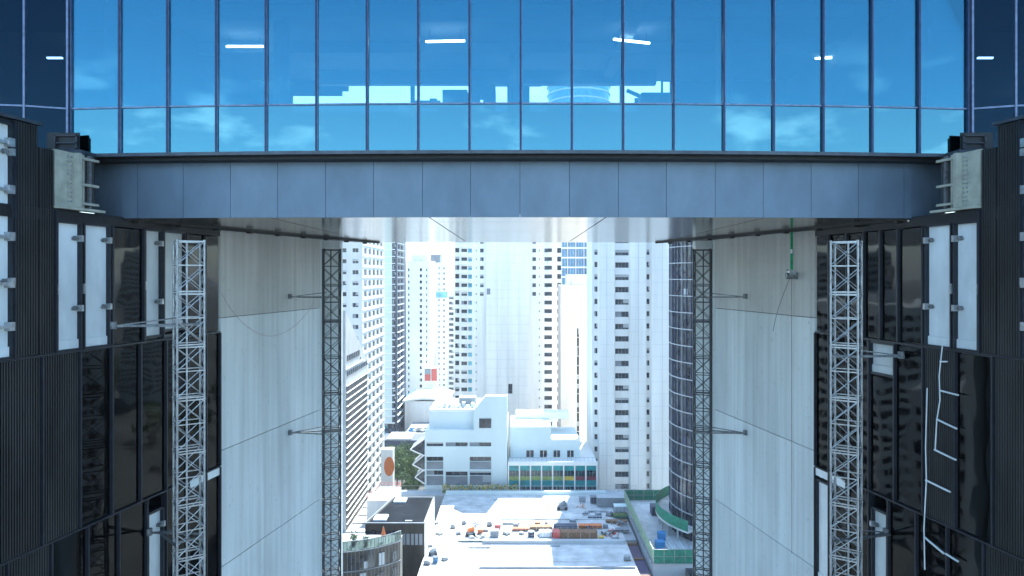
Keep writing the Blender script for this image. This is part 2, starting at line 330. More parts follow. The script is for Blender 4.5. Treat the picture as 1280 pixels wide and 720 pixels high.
    if sgn < 0:
        for y in (21.06, 22.4, 23.3, 24.5, 25.55): fin(y, ZA, ZT)
        # open bay: scaffold seen through the empty frame
        tr = MB()
        for yy in (21.25, 21.68, 21.76, 22.2):
            tr.bar((P(yy, .9)[0], yy, ZA), (P(yy, .9)[0], yy, ZT), 0.05, 'black')
        for k in range(6):
            z0_ = ZA + .1 + k * .6
            for a_, b_ in ((21.25, 21.7), (21.76, 22.2)):
                tr.bar((P(a_, .9)[0], a_, z0_), (P(b_, .9)[0], b_, z0_ + .55), 0.025, 'black'); tr.bar((P(b_, .9)[0], b_, z0_), (P(a_, .9)[0], a_, z0_ + .55), 0.025, 'black')
            tr.bar((P(21.1, .9)[0], 21.1, z0_), (P(22.35, .9)[0], 22.35, z0_), 0.05, 'black')
        tr.build('inner_truss', root)
        bk = MB(); slabp(bk, 21.3, 22.4, 1.2, 1.25, CZ - .2, CZ + 1.1, 'board_bright'); bk.build('sky_board', root)  # white board standing in for the bright sky beyond the truss
        gl(21.06, 22.4, ZA, ZT)
        white(22.45, 23.27, ZA + .1, ZT); white(23.34, 24.45, ZA + .25, ZT, False)
        gl(24.5, 25.55, ZA, ZT); gl(25.55, 26.45, ZA, ZT)
    else:
        for y in (21.06, 22.1, 22.9, 23.7, 24.6, 25.6): fin(y, ZA, ZT)
        gl(21.06, 22.1, ZA, ZT); gl(22.1, 23.7, ZA, ZT)
        gl(23.7, 24.6, ZA, ZT); gl(24.6, 25.6, ZA, ZT); gl(25.6, 26.45, ZA, ZT)
    # middle and lower rows
    cuts = [16.1, 17.3, 18.6, 19.85, 21.05, 22.25, 23.45, 24.6, 25.6, 26.45]
    for ri, (zt, zb) in enumerate(((ZA - .06, ZB), (ZB - .06, ZC), (ZC - .06, ZD), (ZD - .06, ZE))):
        sh = 0.0 if ri % 2 == 0 else 0.28
        for i in range(len(cuts) - 1):
            y0 = cuts[i] + (sh if 0 < i < 6 else 0); y1 = cuts[i + 1] + (sh if 0 < i + 1 < 6 else 0)
            if i == 0 and ri == 0: white(y0, y1 - .2, zb, zt); continue
            fl = i <= (3 if sgn > 0 else 2) if ri < 1 else i <= 1
            if sgn > 0 and ri == 0 and i == 2: fl = False
            if fl: flute(y0 + .03, y1 - .03, zb, zt)
            elif sgn > 0 and ri == 0 and i in (5,):
                white(y0, y1, zt - 1.1, zt - .05, False); gl(y0, y1, zb, zt - 1.15)
            elif sgn < 0 and ri == 1 and i in (5,): white(y0 + .05, y1 - .1, zb + .2, zt - .5)
            elif sgn > 0 and ri == 1 and i in (5,): white(y0 + .05, y1 - .1, zb + .2, zt - .5)
            elif sgn > 0 and ri == 1 and i in (8,): white(y0 + .0, y1 - .02, zb + .8, zt - .45, False, 'board_bright')
            else: gl(y0, y1, zb, zt)
            fin(y1, zb, zt)
        c = MB(); slabp(c, 16.1, 26.45, -0.03, 0.3, zt + .0, zt + .055, 'frame'); c.build('transom', root)
        if ri == 0:
            c = MB(); slabp(c, 24.55, 26.45, -0.005, 0.12, zb - .35, zb - .02, 'board_bright' if sgn > 0 else 'board'); c.build('spandrel', root)
    c = MB(); c.hexa([P(16.1, 0), P(26.45, 0), P(26.45, 1.0), P(16.1, 1.0)], 0, ZE - .1, 'interior_dark'); c.build('lower_cladding', root)
    # blinds, ducts and timber behind the dark glass
    rr = random.Random(3 + sgn)
    c = MB()
    for k in range(34):
        y = rr.uniform(19.5, 26); z = rr.choice((ZA, ZB, ZC)) + rr.uniform(-4.8, -0.6) + (0.0)
        hgt = rr.choice((0.06, 0.5, 1.6)); wid = rr.choice((0.06, 0.8)) if hgt > .1 else 1.2
        slabp(c, y, min(26.2, y + wid), 0.5, 0.62, z, z + hgt, rr.choice(('slab', 'mgrey', 'steel_dk', 'girder')))
    c.build('fit_out_clutter', root)
    # steel girder zone at the shoulder
    g = MB()
    slabp(g, 19.05, 19.75, 0.04, 0.10, CZ + 1.95, CZ + 3.5, 'girder'); slabp(g, 19.66, 19.76, -0.14, 0.04, CZ + 1.95, CZ + 3.5, 'girder')
    slabp(g, 19.0, 20.6, -0.16, 0.2, CZ + 1.87, CZ + 1.94, 'girder')
    for zz in (2.05, 2.6, 3.35): slabp(g, 19.8, 20.5, -0.05, 0.08, CZ + zz, CZ + zz + .07, 'girder')
    slabp(g, 19.95, 20.02, 0.0, 0.08, CZ + 1.95, CZ + 3.5, 'girder'); slabp(g, 20.2, 20.28, 0.0, 0.08, CZ + 1.95, CZ + 3.5, 'steel_dk')
    for k in range(11):
        for dy in (0, .12): slabp(g, 19.46 + dy, 19.50 + dy, -0.0, 0.05, CZ + 2.1 + k * .125, CZ + 2.14 + k * .125, 'steel')
    go = g.build('girder', root)
    c = MB(); slabp(c, 19.0, 20.35, 0.12, 0.5, CZ + 1.9, CZ + 3.5, 'interior_dark'); slabp(c, 20.36, 20.5, 0.10, 3.0, CZ + 1.9, CZ + 3.5, 'interior_dark'); c.build('girder_backing', root)
    # upper dark storey, set back
    def X(px, Y): return (px - CX) / F * Y if sgn < 0 else (1300 - px - CX) / F * Y * 1.0
    xs = [-60, 30, 90]
    pts = [(X(-150, 20.2), 20.2), (X(-60, 20.35), 20.35), (X(31, 20.65), 20.65), (X(85, 21.02), 21.02)]
    for i in range(3):
        (xa, ya), (xb, yb) = pts[i], pts[i + 1]
        for za, zb in ((CZ + 3.75, CZ + 5.05), (CZ + 5.1, CZ + 9.7)):
            c = MB(); c.hexa([(xa, ya), (xb, yb), (xb, yb + .03), (xa, ya + .03)], za, zb, 'tower_dark_glass'); c.build('glass_panel', root)
        c = MB(); c.hexa([(xb - .03, yb - .05), (xb + .03, yb - .05), (xb + .03, yb + .1), (xb - .03, yb + .1)], CZ + 3.7, CZ + 9.7, 'mullion_edge'); c.build('mullion', root)
        c = MB(); c.hexa([(xa, ya - .04), (xb, yb - .04), (xb, yb + .1), (xa, ya + .1)], CZ + 5.05, CZ + 5.1, 'mullion_edge'); c.build('transom', root)
    xe = pts[-1][0]; xo = S(-44); xm = S(-13.35)
    c = MB(); c.box(min(xo, xm), max(xo, xm), 21.3, 38, CZ + 3.55, CZ + 5.05, 'interior_dark'); c.build('floor_slab', root)
    c = MB(); c.box(min(xo, xm), max(xo, xm), 21.2, 38, CZ + 9.7, CZ + 24, 'navy'); c.box(min(xo, xm), max(xo, xm), 27.5, 27.8, CZ + 5.05, CZ + 9.7, 'interior_dark'); c.build('upper_storeys', root)
    c = MB(); yl = 23.6
    c.box(*sorted((X(58, yl), X(77, yl))), yl, yl + .08, PZ(73, yl), PZ(71, yl), 'lamp'); c.build('ceiling_light', root)
    # box on the corner under the glass, railing on the shoulder
    c = MB(); xa = X(47, 20.8); xb = X(116, 20.8)
    c.box(min(xa, xb), max(xa, xb), 20.25, 21.1, CZ + 3.58, CZ + 3.70, 'ledge'); c.build('ledge', root)
    c = MB()
    x0_, x1_ = sorted((X(68, 20.8), X(97, 20.8)))
    xq0, xq1 = sorted((X(46, 20.84), X(99, 20.84))); c.box(xq0, xq1, 20.84, 20.88, CZ + 3.71, CZ + 4.32, 'black')
    for zz in (3.8, 3.98, 4.2): c.box(x0_, x1_, 20.76, 20.80, CZ + zz, CZ + zz + .035, 'frame')
    c.box(x0_, x0_ + .05, 20.76, 20.80, CZ + 3.7, CZ + 4.24, 'frame'); c.box(x1_ - .05, x1_, 20.76, 20.80, CZ + 3.7, CZ + 4.24, 'frame')
    c.build('guard_rail', root)
    return root
make_side(-1); make_side(1)

# ---- sky bridge
br = thing('sky_bridge', 'blue glazed sky bridge with a grey metal fascia spanning between the two dark towers', 'sky bridge', (0, 29, CZ + 1.84))
def Yg(x): return 20.4 + 0.62 * (min(abs(x), 16) / 13.0) ** 2
def Yf(x): return 21.15 + 0.45 * (min(abs(x), 15) / 13.0) ** 2 + (0.0 if abs(x) < 12.2 else 0.22 * (min(abs(x), 13.0) - 12.2) ** 1.6)
def xon(px, fn):
    x = 0
    for _ in range(30): x = (px - CX) / F * fn(x)
    return x
MG = [88, 150, 210, 271, 333, 396, 459, 523, 587, 651, 715, 779, 842, 905, 967, 1029, 1090, 1149, 1210]
rows = ((CZ + 3.72, CZ + 5.07, 'spandrel'), (CZ + 5.12, CZ + 9.7, 'bridge_glass'))
for i in range(18):
    xa, xb = xon(MG[i], Yg), xon(MG[i + 1], Yg)
    for z0, z1, mt in rows:
        tilt = random.uniform(-.012, .012)
        c = MB(); ya, yb = Yg(xa) + .02 + tilt, Yg(xb) + .02 - tilt
        c.hexa([(xa + .03, ya), (xb - .03, yb), (xb - .03, yb + .025), (xa + .03, ya + .025)], z0, z1, mt); c.build('glass_panel', br)
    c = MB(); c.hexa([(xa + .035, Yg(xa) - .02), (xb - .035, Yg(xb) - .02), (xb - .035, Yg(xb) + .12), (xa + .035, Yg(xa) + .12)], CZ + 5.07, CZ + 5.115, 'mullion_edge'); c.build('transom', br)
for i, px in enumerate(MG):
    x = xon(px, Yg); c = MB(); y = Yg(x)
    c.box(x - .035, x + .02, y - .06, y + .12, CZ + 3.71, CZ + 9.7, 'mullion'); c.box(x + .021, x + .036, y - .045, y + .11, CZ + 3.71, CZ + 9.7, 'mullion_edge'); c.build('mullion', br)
# ledge, fascia panels, soffit
N = 36; x0, x1 = xon(90, Yg), xon(1208, Yg)
c = MB(); c2 = MB()
for i in range(N):
    a = x0 + (x1 - x0) * i / N; bb = x0 + (x1 - x0) * (i + 1) / N
    c.hexa([(a, Yg(a) - .10), (bb, Yg(bb) - .10), (bb, Yg(bb) + .9), (a, Yg(a) + .9)], CZ + 3.60, CZ + 3.70, 'ledge')
    c2.hexa([(a, Yg(a) + .15), (bb, Yg(bb) + .15), (bb, Yg(bb) + .9), (a, Yg(a) + .9)], CZ + 3.50, CZ + 3.595, 'black')
c.build('ledge', br); c2.build('shadow_gap', br)
MF = [118, 172, 229, 288, 347, 407, 467, 528, 588, 650, 712, 773, 833, 894, 954, 1014, 1073, 1130, 1182]
for i in range(18):
    xa, xb = xon(MF[i], Yf) + .006, xon(MF[i + 1], Yf) - .006
    c = MB(); n = 6; mt = 'fascia' if i % 3 else 'fascia_b'
    for k in range(n):
        a = xa + (xb - xa) * k / n; bb = xa + (xb - xa) * (k + 1) / n
        c.hexa([(a, Yf(a)), (bb, Yf(bb)), (bb, Yf(bb) + .1), (a, Yf(a) + .1)], CZ + 1.80, CZ + 3.50, mt)
    c.build('fascia_panel', br)
xl, xr = xon(118, Yf), xon(1182, Yf)
c = MB(); c.box(xl + .1, xr - .1, 22.9, 24, CZ + 1.9, CZ + 3.5, 'black')
for i in range(N):
    a = xl + (xr - xl) * i / N; bb = xl + (xr - xl) * (i + 1) / N
    c.hexa([(a, Yf(a) + .11), (bb, Yf(bb) + .11), (bb, 22.89), (a, 22.89)], CZ + 1.92, CZ + 3.49, 'black')
c.build('fascia_backing', br)
def soff_x(Y): return 11.9 - 0.13 * (Y - 21)     # half width
c = MB()
cols_ = [(-1.0, -.62), (-.62, -.22), (-.22, .22), (.22, .62), (.62, 1.0)]
ysf = [21.25, 23.5, 29, 33.5, 37.9]
for a, bb in cols_:
    for k in range(4):
        y0, y1 = ysf[k] + .012, ysf[k + 1] - .012
        ya_ = lambda t: 1.0
        s = 0.022
        def fx(t, Y): 
            q = t * 12.6; return q if Y < 37 or True else q
        if k == 0:
            c.hexa([(a * 12.6 + s, Yf(a * 12.2) + .12), (bb * 12.6 - s, Yf(bb * 12.2) + .12), (bb * 12.6 - s, y1), (a * 12.6 + s, y1)], ZSOF, ZSOF + .06, 'soffit')
        else: c.hexa([(a * 12.6 + s, y0), (bb * 12.6 - s, y0), (bb * 12.6 - s, y1), (a * 12.6 + s, y1)], ZSOF, ZSOF + .06, 'soffit')
c.build('soffit', br)
c = MB(); c.box(-12.6, 12.6, 24, 37.8, ZSOF + .07, CZ + 3.5, 'black'); c.build('soffit_void', br)
for s in (-1, 1):
    c = MB(); pts = [(-12.3, 21.6), (-11.30, 26.4), (-9.9, 30.9), (-8.9, 33.6), (-7.45, 37.3)]; wd = [.10, .10, .12, .32, .03]  # black strips drawn for the dark curved slot in the soffit
    for i in range(4):
        (xa, ya), (xb, yb) = pts[i], pts[i + 1]
        c.hexa([(s * (xa - wd[i]), ya), (s * (xa + wd[i]), ya), (s * (xb + wd[i + 1]), yb), (s * (xb - wd[i + 1]), yb)], ZSOF - .09, ZSOF - .003, 'black')
    for i in range(9):
        t = i / 8; y = 22 + 14 * t; x = -12.25 + .30 * (y - 21.8)
        c.box(*sorted((s * (x - .08), s * (x + .12))), y, y + .25, ZSOF - .16, ZSOF - .09, 'black')
    c.build('slot_strip', br)
    c = MB(); px = 150 if s < 0 else 1137; x = PX(px, 21.7)
    c.tube((x, 21.7, ZSOF + .02), (x, 21.7, ZSOF - .06), .10, 'board_bright', 12); c.tube((x, 21.7, ZSOF - .06), (x, 21.7, ZSOF - .15), .09, 'board_bright', 12, .04); c.build('soffit_lamp', br)
# floor, ceiling, rear facade, upper storeys
c = MB(); c.box(-13.3, 13.3, 21.3, 34, CZ + 3.55, CZ + 5.06, 'slab'); c.build('floor_slab', br)
c = MB(); c.box(-13.3, 13.3, 21.3, 34.2, CZ + 9.62, CZ + 10, 'ceiling')
for y in (24.5, 28.5): c.box(-13.3, 13.3, y, y + .5, CZ + 9.2, CZ + 9.61, 'ceiling')
c.box(-9.4, 6.5, 32.4, 32.8, CZ + 9.0, CZ + 9.61, 'ceiling'); c.box(4, 4.5, 21.4, 33, CZ + 9.3, CZ + 9.60, 'ceiling'); c.build('ceiling', br)
c = MB(); c.box(-13.3, 13.3, 21.2, 34.2, CZ + 10, CZ + 24, 'navy'); c.build('upper_storeys', br)
YB = 34
def rx(px): return PX(px, YB)
def rz_(py): return PZ(py, YB)
c = MB()
segs = [(365, 427, 119, 1), (427, 435, 113, 1), (435, 459, 102, 1), (459, 513, 101, 1), (518, 610, 98, 1), (616, 634, 107, 1), (662, 677, 107, 1), (677, 775, 98, 1), (780, 827, 100, 1), (829, 838, 101, 1)]
zfl = CZ + 5.07; ztop = CZ + 9.62; prev = -13.3
for a, bb, top, _ in segs:
    if rx(a) > prev: c.box(prev, rx(a), YB, YB + .2, zfl, ztop, 'interior_dark')
    c.box(rx(a), rx(bb), YB, YB + .2, rz_(top), ztop, 'interior_dark'); prev = rx(bb)
c.box(prev, 13.3, YB, YB + .2, zfl, ztop, 'interior_dark'); c.build('rear_wall', br)
for k, px in enumerate((352, 645, 905)):
    yy = 26 + (k % 2) * 3; x = PX(px, yy); c = MB(); c.tube((x, yy, CZ + 5.06), (x, yy, CZ + 9.62), .3, 'ceiling', 16); c.build('column', br)
for (a, bb, ya, yb) in ((283, 329, 58, 58), (532, 581, 52, 51), (767, 812, 49, 54), (1019, 1065, 73, 71)):
    z = CZ + 9.15; Y = (z - CZ) * F / (CY - ya); Y2 = (z - CZ) * F / (CY - yb)
    c = MB(); c.bar((PX(a, Y), Y, z), (PX(bb, Y2), Y2, z), .07, 'lamp'); lo = c.build('ceiling_light', br)
    c = MB()
    for t in (0.1, 0.9):
        x = PX(a, Y) * (1 - t) + PX(bb, Y2) * t; y = Y * (1 - t) + Y2 * t; c.tube((x, y, z + .05), (x, y, CZ + 9.62), .01, 'black', 4)
    c.build('hanger', lo)

for s in (-1, 1):
    c = MB(); c.box(*sorted((s * 13.16, s * 13.3)), 22.2, 34, CZ + 5.07, CZ + 9.6, 'interior_dark'); c.build('side_wall', br)
# ---- things inside the bridge (silhouettes against the far windows)
def floor_z(): return CZ + 5.06
def sil(name, label, cat, boxes, group=None, tubes=()):
    xs_ = [q[0] for q in boxes]; Y = 31.5
    root = thing(name, label, cat, (PX(sum(xs_) / len(xs_), Y), Y, floor_z()), group)
    for i, (a, bb, t, bo, nm) in enumerate(boxes):
        c = MB(); z0 = PZ(bo, Y) if bo else floor_z(); c.box(PX(a, Y), PX(bb, Y), Y, Y + 1.0, z0, PZ(t, Y), 'silhouette'); c.build(nm, root)
    for p, q, r, nm in tubes:
        c = MB(); c.tube((PX(p[0], Y), Y + .4, PZ(p[1], Y)), (PX(q[0], Y), Y + .4, PZ(q[1], Y)), r, 'silhouette', 6); c.build(nm, root)
    return root
sil('material_rack', 'dark rack of stacked building material by the far windows inside the bridge, left of centre', 'rack', [(553, 584, 112, None, 'load'), (586, 599, 104, None, 'load'), (604, 619, 106, None, 'load'), (599, 604, 104, 118, 'shelf')])
sil('work_bench', 'low dark work bench with a small lamp left of the stacked rack inside the bridge', 'bench', [(518, 550, 125.5, 128, 'bench_top'), (537, 546, 123, 126, 'tool_box'), (519, 521, 126, None, 'leg'), (548, 550, 126, None, 'leg')])
sil('scissor_platform', 'dark box machine with a raised slanting arm inside the bridge, right of centre', 'machine', [(802, 838, 115.5, None, 'body')], None, [((785, 110), (801, 117), .09, 'arm'), ((797, 128), (797, 120), .08, 'post')])

# ================================================================= LATTICE MASTS
def mast(name, label, cx, cy, ztop, rz, s, tube_mt, ties, n_sec=47, bay=0.83):
    root = thing(name, label, 'mast', (cx, cy, ztop - n_sec * 2 * bay), 'lattice masts standing along the tower walls', rz)
    h = s / 2; H = 2 * bay; z0 = ztop - n_sec * H
    cor = [(-h, -h), (h, -h), (h, h), (-h, h)]
    c = MB()
    for x, y in cor: c.tube((x, y, 0), (x, y, H - .004), .034, tube_mt, 8); c.tube((x, y, H - .06), (x, y, H - .0), .045, tube_mt, 8)
    for k in range(2):
        za, zb = k * bay, (k + 1) * bay
        for i in range(4):
            (xa, ya), (xb, yb) = cor[i], cor[(i + 1) % 4]
            c.bar((xa, ya, za + .03), (xb, yb, za + .03), .032, tube_mt)
            if k == 1 : c.bar((xa, ya, zb - .05), (xb, yb, zb - .05), .04, tube_mt)
            c.tube((xa, ya, za + .06), (xb, yb, zb - .06), .015, tube_mt, 5); c.tube((xb, yb, za + .06), (xa, ya, zb - .06), .015, tube_mt, 5)
    c.box(-.025, .025, h + .0, h + .05, 0, H - .005, tube_mt)      # toothed rack
    for k in range(14): c.box(-.03, .03, h + .05, h + .07, k * H / 14, k * H / 14 + .05, 'steel_dk')
    first = c.build('mast_section'); first.parent = root; first.location = (0, 0, 0)
    for k in range(1, n_sec):
        o = first.copy(); COL.objects.link(o); o.parent = root; o.location = (0, 0, k * H)
    inv = Matrix.Rotation(-rz, 3, 'Z')
    for zt, tx, ty in ties:      # wall ties: tx,ty is the point on the wall
        c = MB(); q = inv @ Vector((tx - cx, ty - cy, 0)); z = zt - z0
        c.bar((-h, 0, z), (h, 0, z), .07, 'steel_dk'); c.bar((h, h, z), (q.x, q.y, z + .02), .06, 'steel_dk'); c.bar((-h, -h, z), (q.x * .9 + .2, q.y * .9, z + .02), .06, 'steel_dk')
        c.bar((-h * .5, h, z + .22), (q.x, q.y, z + .02), .04, 'steel_dk')
        c.tube((q.x * .97, q.y * .97, z - .06), (q.x * .97, q.y * .97, z + .16), .10, 'steel_dk', 8); to = c.build('wall_tie'); to.parent = root; to.location = (0, 0, 0)
    return root
for s, nm in ((-1, 'left'), (1, 'right')):
    Sx = lambda x: x if s < 0 else -x
    near = mast('lattice_mast', f'pale galvanised lattice mast in front of the dark {nm} facade', Sx(-10.45), 22.0, CZ + (1.14 if s < 0 else 1.12), R(34 if s < 0 else -34 + 0), .78, 'steel',
         [(CZ - 1.55, Sx(AX(21.0)), 21.0) if s < 0 else (CZ - 2.55, Sx(AX(21.9)), 21.9), (CZ - 8.4, Sx(AX(22.6)), 22.6)])
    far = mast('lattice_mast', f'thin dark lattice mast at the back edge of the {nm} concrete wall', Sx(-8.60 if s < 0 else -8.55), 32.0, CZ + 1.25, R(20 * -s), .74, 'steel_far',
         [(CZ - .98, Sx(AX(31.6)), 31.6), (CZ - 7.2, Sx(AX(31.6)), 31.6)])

# hanging strap with winch, ropes and the loose cable on the walls
xw = 10.85; yw = 27.4
root = thing('hanging_winch', 'small grey winch hung on a green strap before the right concrete wall', 'winch', (xw, yw, CZ + .05))
c = MB(); c.box(xw - .05, xw + .05, yw - .01, yw + .01, CZ + .25, ZSOF - .1, 'green_strap'); c.build('strap', root)
c = MB(); c.tube((xw, yw, CZ + .9), (xw, yw, CZ + 1.05), .08, 'steel', 10); c.build('shackle', root)
c = MB(); c.tube((xw - .22, yw, CZ + .0), (xw + .22, yw, CZ + .0), .13, 'steel_dk', 12); c.box(xw - .13, xw + .13, yw - .12, yw + .12, CZ - .02, CZ + .22, 'steel'); c.bar((xw - .28, yw, CZ - .06), (xw + .28, yw, CZ - .14), .05, 'steel'); c.bar((xw - .2, yw, CZ + .25), (xw + .24, yw, CZ + .1), .04, 'steel_dk'); c.build('winch_body', root)
c = MB(); c.path([(xw, yw, CZ), (xw, yw, CZ - 2), (xw + .01, yw, CZ - 11)], .010, 'rope', 5)
pts = [(xw - .35 * math.sin(t * math.pi) - .35 * (1 - abs(2 * t - 1)), yw + .1, CZ - 2.2 * (1 - abs(2 * t - 1))) for t in [i / 14 for i in range(15)]]
c.path(pts, .010, 'rope', 5); c.build('rope', root)
def on_wall(px, py, off=-.03):
    k = -(CX - px) / F; Y = (-(11.37 + SLOPE * 26.5) - off * 0 ) / (k - SLOPE) ; return (AX(Y, off), Y, PZ(py, Y))
c = MB(); pts = [on_wall(276 + 115 * t, 366 + 0 * t + 48 * math.sin(math.pi * t) ** .8 + 12 * t) for t in [i / 20 for i in range(21)]]
c.path(pts, .006, 'red_cable', 5); tag(c.build('hanging_cable'), 'thin reddish cable looped loosely across the left concrete wall', 'cable')

# added pale ladder shape standing in for a warped reflection in the right glass
def SXr(Y, off): return -AX(Y, off)
lf = thing('reflection_frame', 'crooked white ladder-like shape imitating a reflection on the dark right facade', 'reflection', (SXr(20.0, -.08), 20.0, CZ - 9.5))
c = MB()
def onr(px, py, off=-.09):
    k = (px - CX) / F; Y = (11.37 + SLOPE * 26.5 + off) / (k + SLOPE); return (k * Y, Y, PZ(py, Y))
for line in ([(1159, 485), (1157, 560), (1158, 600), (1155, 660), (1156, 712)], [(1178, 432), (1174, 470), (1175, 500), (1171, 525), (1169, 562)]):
    c = MB(); c.path([onr(*p) for p in line], .018, 'board', 6); c.build('reflection_upright', lf)
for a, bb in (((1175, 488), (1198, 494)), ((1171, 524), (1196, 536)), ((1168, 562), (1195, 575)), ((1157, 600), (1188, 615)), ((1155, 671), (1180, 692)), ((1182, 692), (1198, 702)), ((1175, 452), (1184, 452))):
    c = MB(); c.bar(onr(*a), onr(*bb), .042, 'board'); c.build('reflection_rung', lf)

# ================================================================= CITY
win_cache = {}
vrg = random.Random(99)
def window_mesh(w_, h_, mt, bars, fr):
    var = vrg.choice((0, 0, 0, 1, 2, 3))
    key = (round(w_, 2), round(h_, 2), mt, bars, fr, var)
    if key not in win_cache:
        c = MB(); c.box(-w_ / 2, w_ / 2, 0, .05, -h_ / 2, h_ / 2, mt)
        t = .07
        if var == 1: c.box(-w_ / 2 + .02, w_ / 2 - .02, -.02, -.001, h_ * .05, h_ / 2 - .01, 'greyw')
        if var == 2: c.box(-w_ / 2 + .02, -w_ * .05, -.02, -.001, -h_ / 2 + .01, h_ / 2 - .01, 'mgrey')
        if var == 3: c.box(w_ * .1, w_ / 2 - .02, -.02, -.001, -h_ * .2, h_ / 2 - .01, 'greyw')
        if fr:
            for k in range(bars + 1):
                x = -w_ / 2 + t / 2 + (w_ - t) * k / max(bars, 1); c.box(x - t / 2, x + t / 2, -.04, -.002, -h_ / 2, h_ / 2, fr)
            c.box(-w_ / 2 + t, w_ / 2 - t, -.035, -.003, h_ / 2 - t, h_ / 2, fr)
        o = c.build('window'); me = o.data; bpy.data.objects.remove(o); win_cache[key] = me
    return win_cache[key]

def face(root, mb, O, u, W, z0, z1, rects, depth, wallmt, cnt):
    """wall with real openings. O=(x,y) start, u=unit plan dir, outward normal = u rotated -90deg. rects: (a,b,za,zb,mat,bars,frame)"""
    u = Vector(u).normalized(); n = Vector((u.y, -u.x)); O = Vector(O)
    us = sorted({0.0, W} | {round(r[0], 4) for r in rects} | {round(r[1], 4) for r in rects}); zs = sorted({z0, z1} | {round(r[2], 4) for r in rects} | {round(r[3], 4) for r in rects})
    op = {}
    for r in rects: 
        for i, a in enumerate(us[:-1]):
            if a >= round(r[0], 4) - 1e-5 and a < round(r[1], 4) - 1e-5:
                for j, zz in enumerate(zs[:-1]):
                    if zz >= round(r[2], 4) - 1e-5 and zz < round(r[3], 4) - 1e-5: op[(i, j)] = 1
    def pt(a, z, d=0): q = O + u * a - n * d; return (q.x, q.y, z)
    for j in range(len(zs) - 1):
        i = 0
        while i < len(us) - 1:
            if (i, j) in op: i += 1; continue
            k = i
            while k < len(us) - 1 and (k, j) not in op: k += 1
            mb.quad([pt(us[i], zs[j]), pt(us[k], zs[j]), pt(us[k], zs[j + 1]), pt(us[i], zs[j + 1])], wallmt); i = k
    for r in rects:
        a, b_, za, zb = r[:4]
        mb.quad([pt(a, za), pt(b_, za), pt(b_, za, depth), pt(a, za, depth)], wallmt); mb.quad([pt(a, zb, depth), pt(b_, zb, depth), pt(b_, zb), pt(a, zb)], wallmt)
        mb.quad([pt(a, za, depth), pt(a, zb, depth), pt(a, zb), pt(a, za)], wallmt); mb.quad([pt(b_, za), pt(b_, zb), pt(b_, zb, depth), pt(b_, za, depth)], wallmt)
    rz = math.atan2(u.y, u.x)
    for r in rects:
        a, b_, za, zb, mt, bars, fr = r
        q = O + u * ((a + b_) / 2) - n * depth; z = (za + zb) / 2
        py = CY - (z - CZ) / q.y * F; px = CX + q.x / q.y * F
        vis = 298 < py < 625 and 425 < px < 870
        cnt.append((0 if vis else 1, q.y, (q.x, q.y, z), rz, b_ - a, zb - za, mt, bars, fr))

def finish(root, cnt, limit=96):
    cnt.sort(key=lambda t: (t[0], t[1]))
    nvis = min(limit, sum(1 for t in cnt if t[0] == 0))
    rest = MB()
    for i, (vis, _, p, rz, w_, h_, mt, bars, fr) in enumerate(cnt):
        if i < nvis: link_copy(window_mesh(w_, h_, mt, bars, fr), 'window', root, Vector(p) - root.location, rz)
        else:
            u = (math.cos(rz), math.sin(rz)); n = (u[1], -u[0])
            rest.obox((p[0] - n[0] * .03, p[1] - n[1] * .03), u, w_ / 2, .03, p[2] - h_ / 2, p[2] + h_ / 2, mt)
    if rest.v: o = rest.build('window', root); o['kind'] = 'stuff'

def tower(name, label, x0, x1, y0, y1, ztop, wallmt, front=(), left=(), right=(), fh=3.2, zbase=0, depth=.35, group=None, roofmt='deckg', cat='tower', ph=0.0, z0w=6, par=.9, wlim=96, ribs=()):
    """front: list of (xa,xb,frac_lo,frac_hi,mat,bars,frame[,zmin,zmax]); left/right same with y values"""
    root = thing(name, label, cat, ((x0 + x1) / 2, (y0 + y1) / 2, zbase), group)
    w_ = MB(); cnt = []
    def rects(spec, orig, flip=False, Wd=0):
        out_ = []
        for s in spec:
            a, b_, fl, fhh, mt, bars, fr = s[:7]; zmin = s[7] if len(s) > 7 else zbase + z0w; zmax = s[8] if len(s) > 8 else ztop - 1.2
            k = math.floor((zmin - ph) / fh)
            while True:
                z = ph + k * fh; za, zb = z + fl * fh, z + fhh * fh; k += 1
                if zb > zmax: break
                if za < zmin: continue
                aa, bb = a - orig, b_ - orig
                if flip: aa, bb = Wd - bb, Wd - aa
                out_.append((aa, bb, za, zb, mt, bars, fr))
        return out_
    face(root, w_, (x0, y0), (1, 0), x1 - x0, zbase, ztop, rects(front, x0), depth, wallmt, cnt)
    face(root, w_, (x1, y0), (0, 1), y1 - y0, zbase, ztop, rects(right, y0), depth, wallmt, cnt)
    face(root, w_, (x0, y1), (0, -1), y1 - y0, zbase, ztop, rects(left, y0, True, y1 - y0), depth, wallmt, cnt)
    w_.quad([(x1, y1, zbase), (x0, y1, zbase), (x0, y1, ztop), (x1, y1, ztop)], wallmt)
    for (a, b_, pr) in ribs: w_.box(a, b_, y0 - pr, y0 - .002, zbase, ztop + .3, wallmt)
    w_.build('wall', root)
    r = MB(); r.box(x0 + .3, x1 - .3, y0 + .3, y1 - .3, ztop - .5, ztop - .1, roofmt)
    for q in ((x0, x1, y0 - .02, y0 + .28), (x0, x1, y1 - .28, y1 + .02), (x0 - .02, x0 + .28, y0 + .28, y1 - .28), (x1 - .28, x1 + .02, y0 + .28, y1 - .28)): r.box(*q, ztop + .004, ztop + par, wallmt)
    r.build('roof', root); finish(root, cnt, wlim)
    return root
W = lambda px, Y: PX(px, Y)

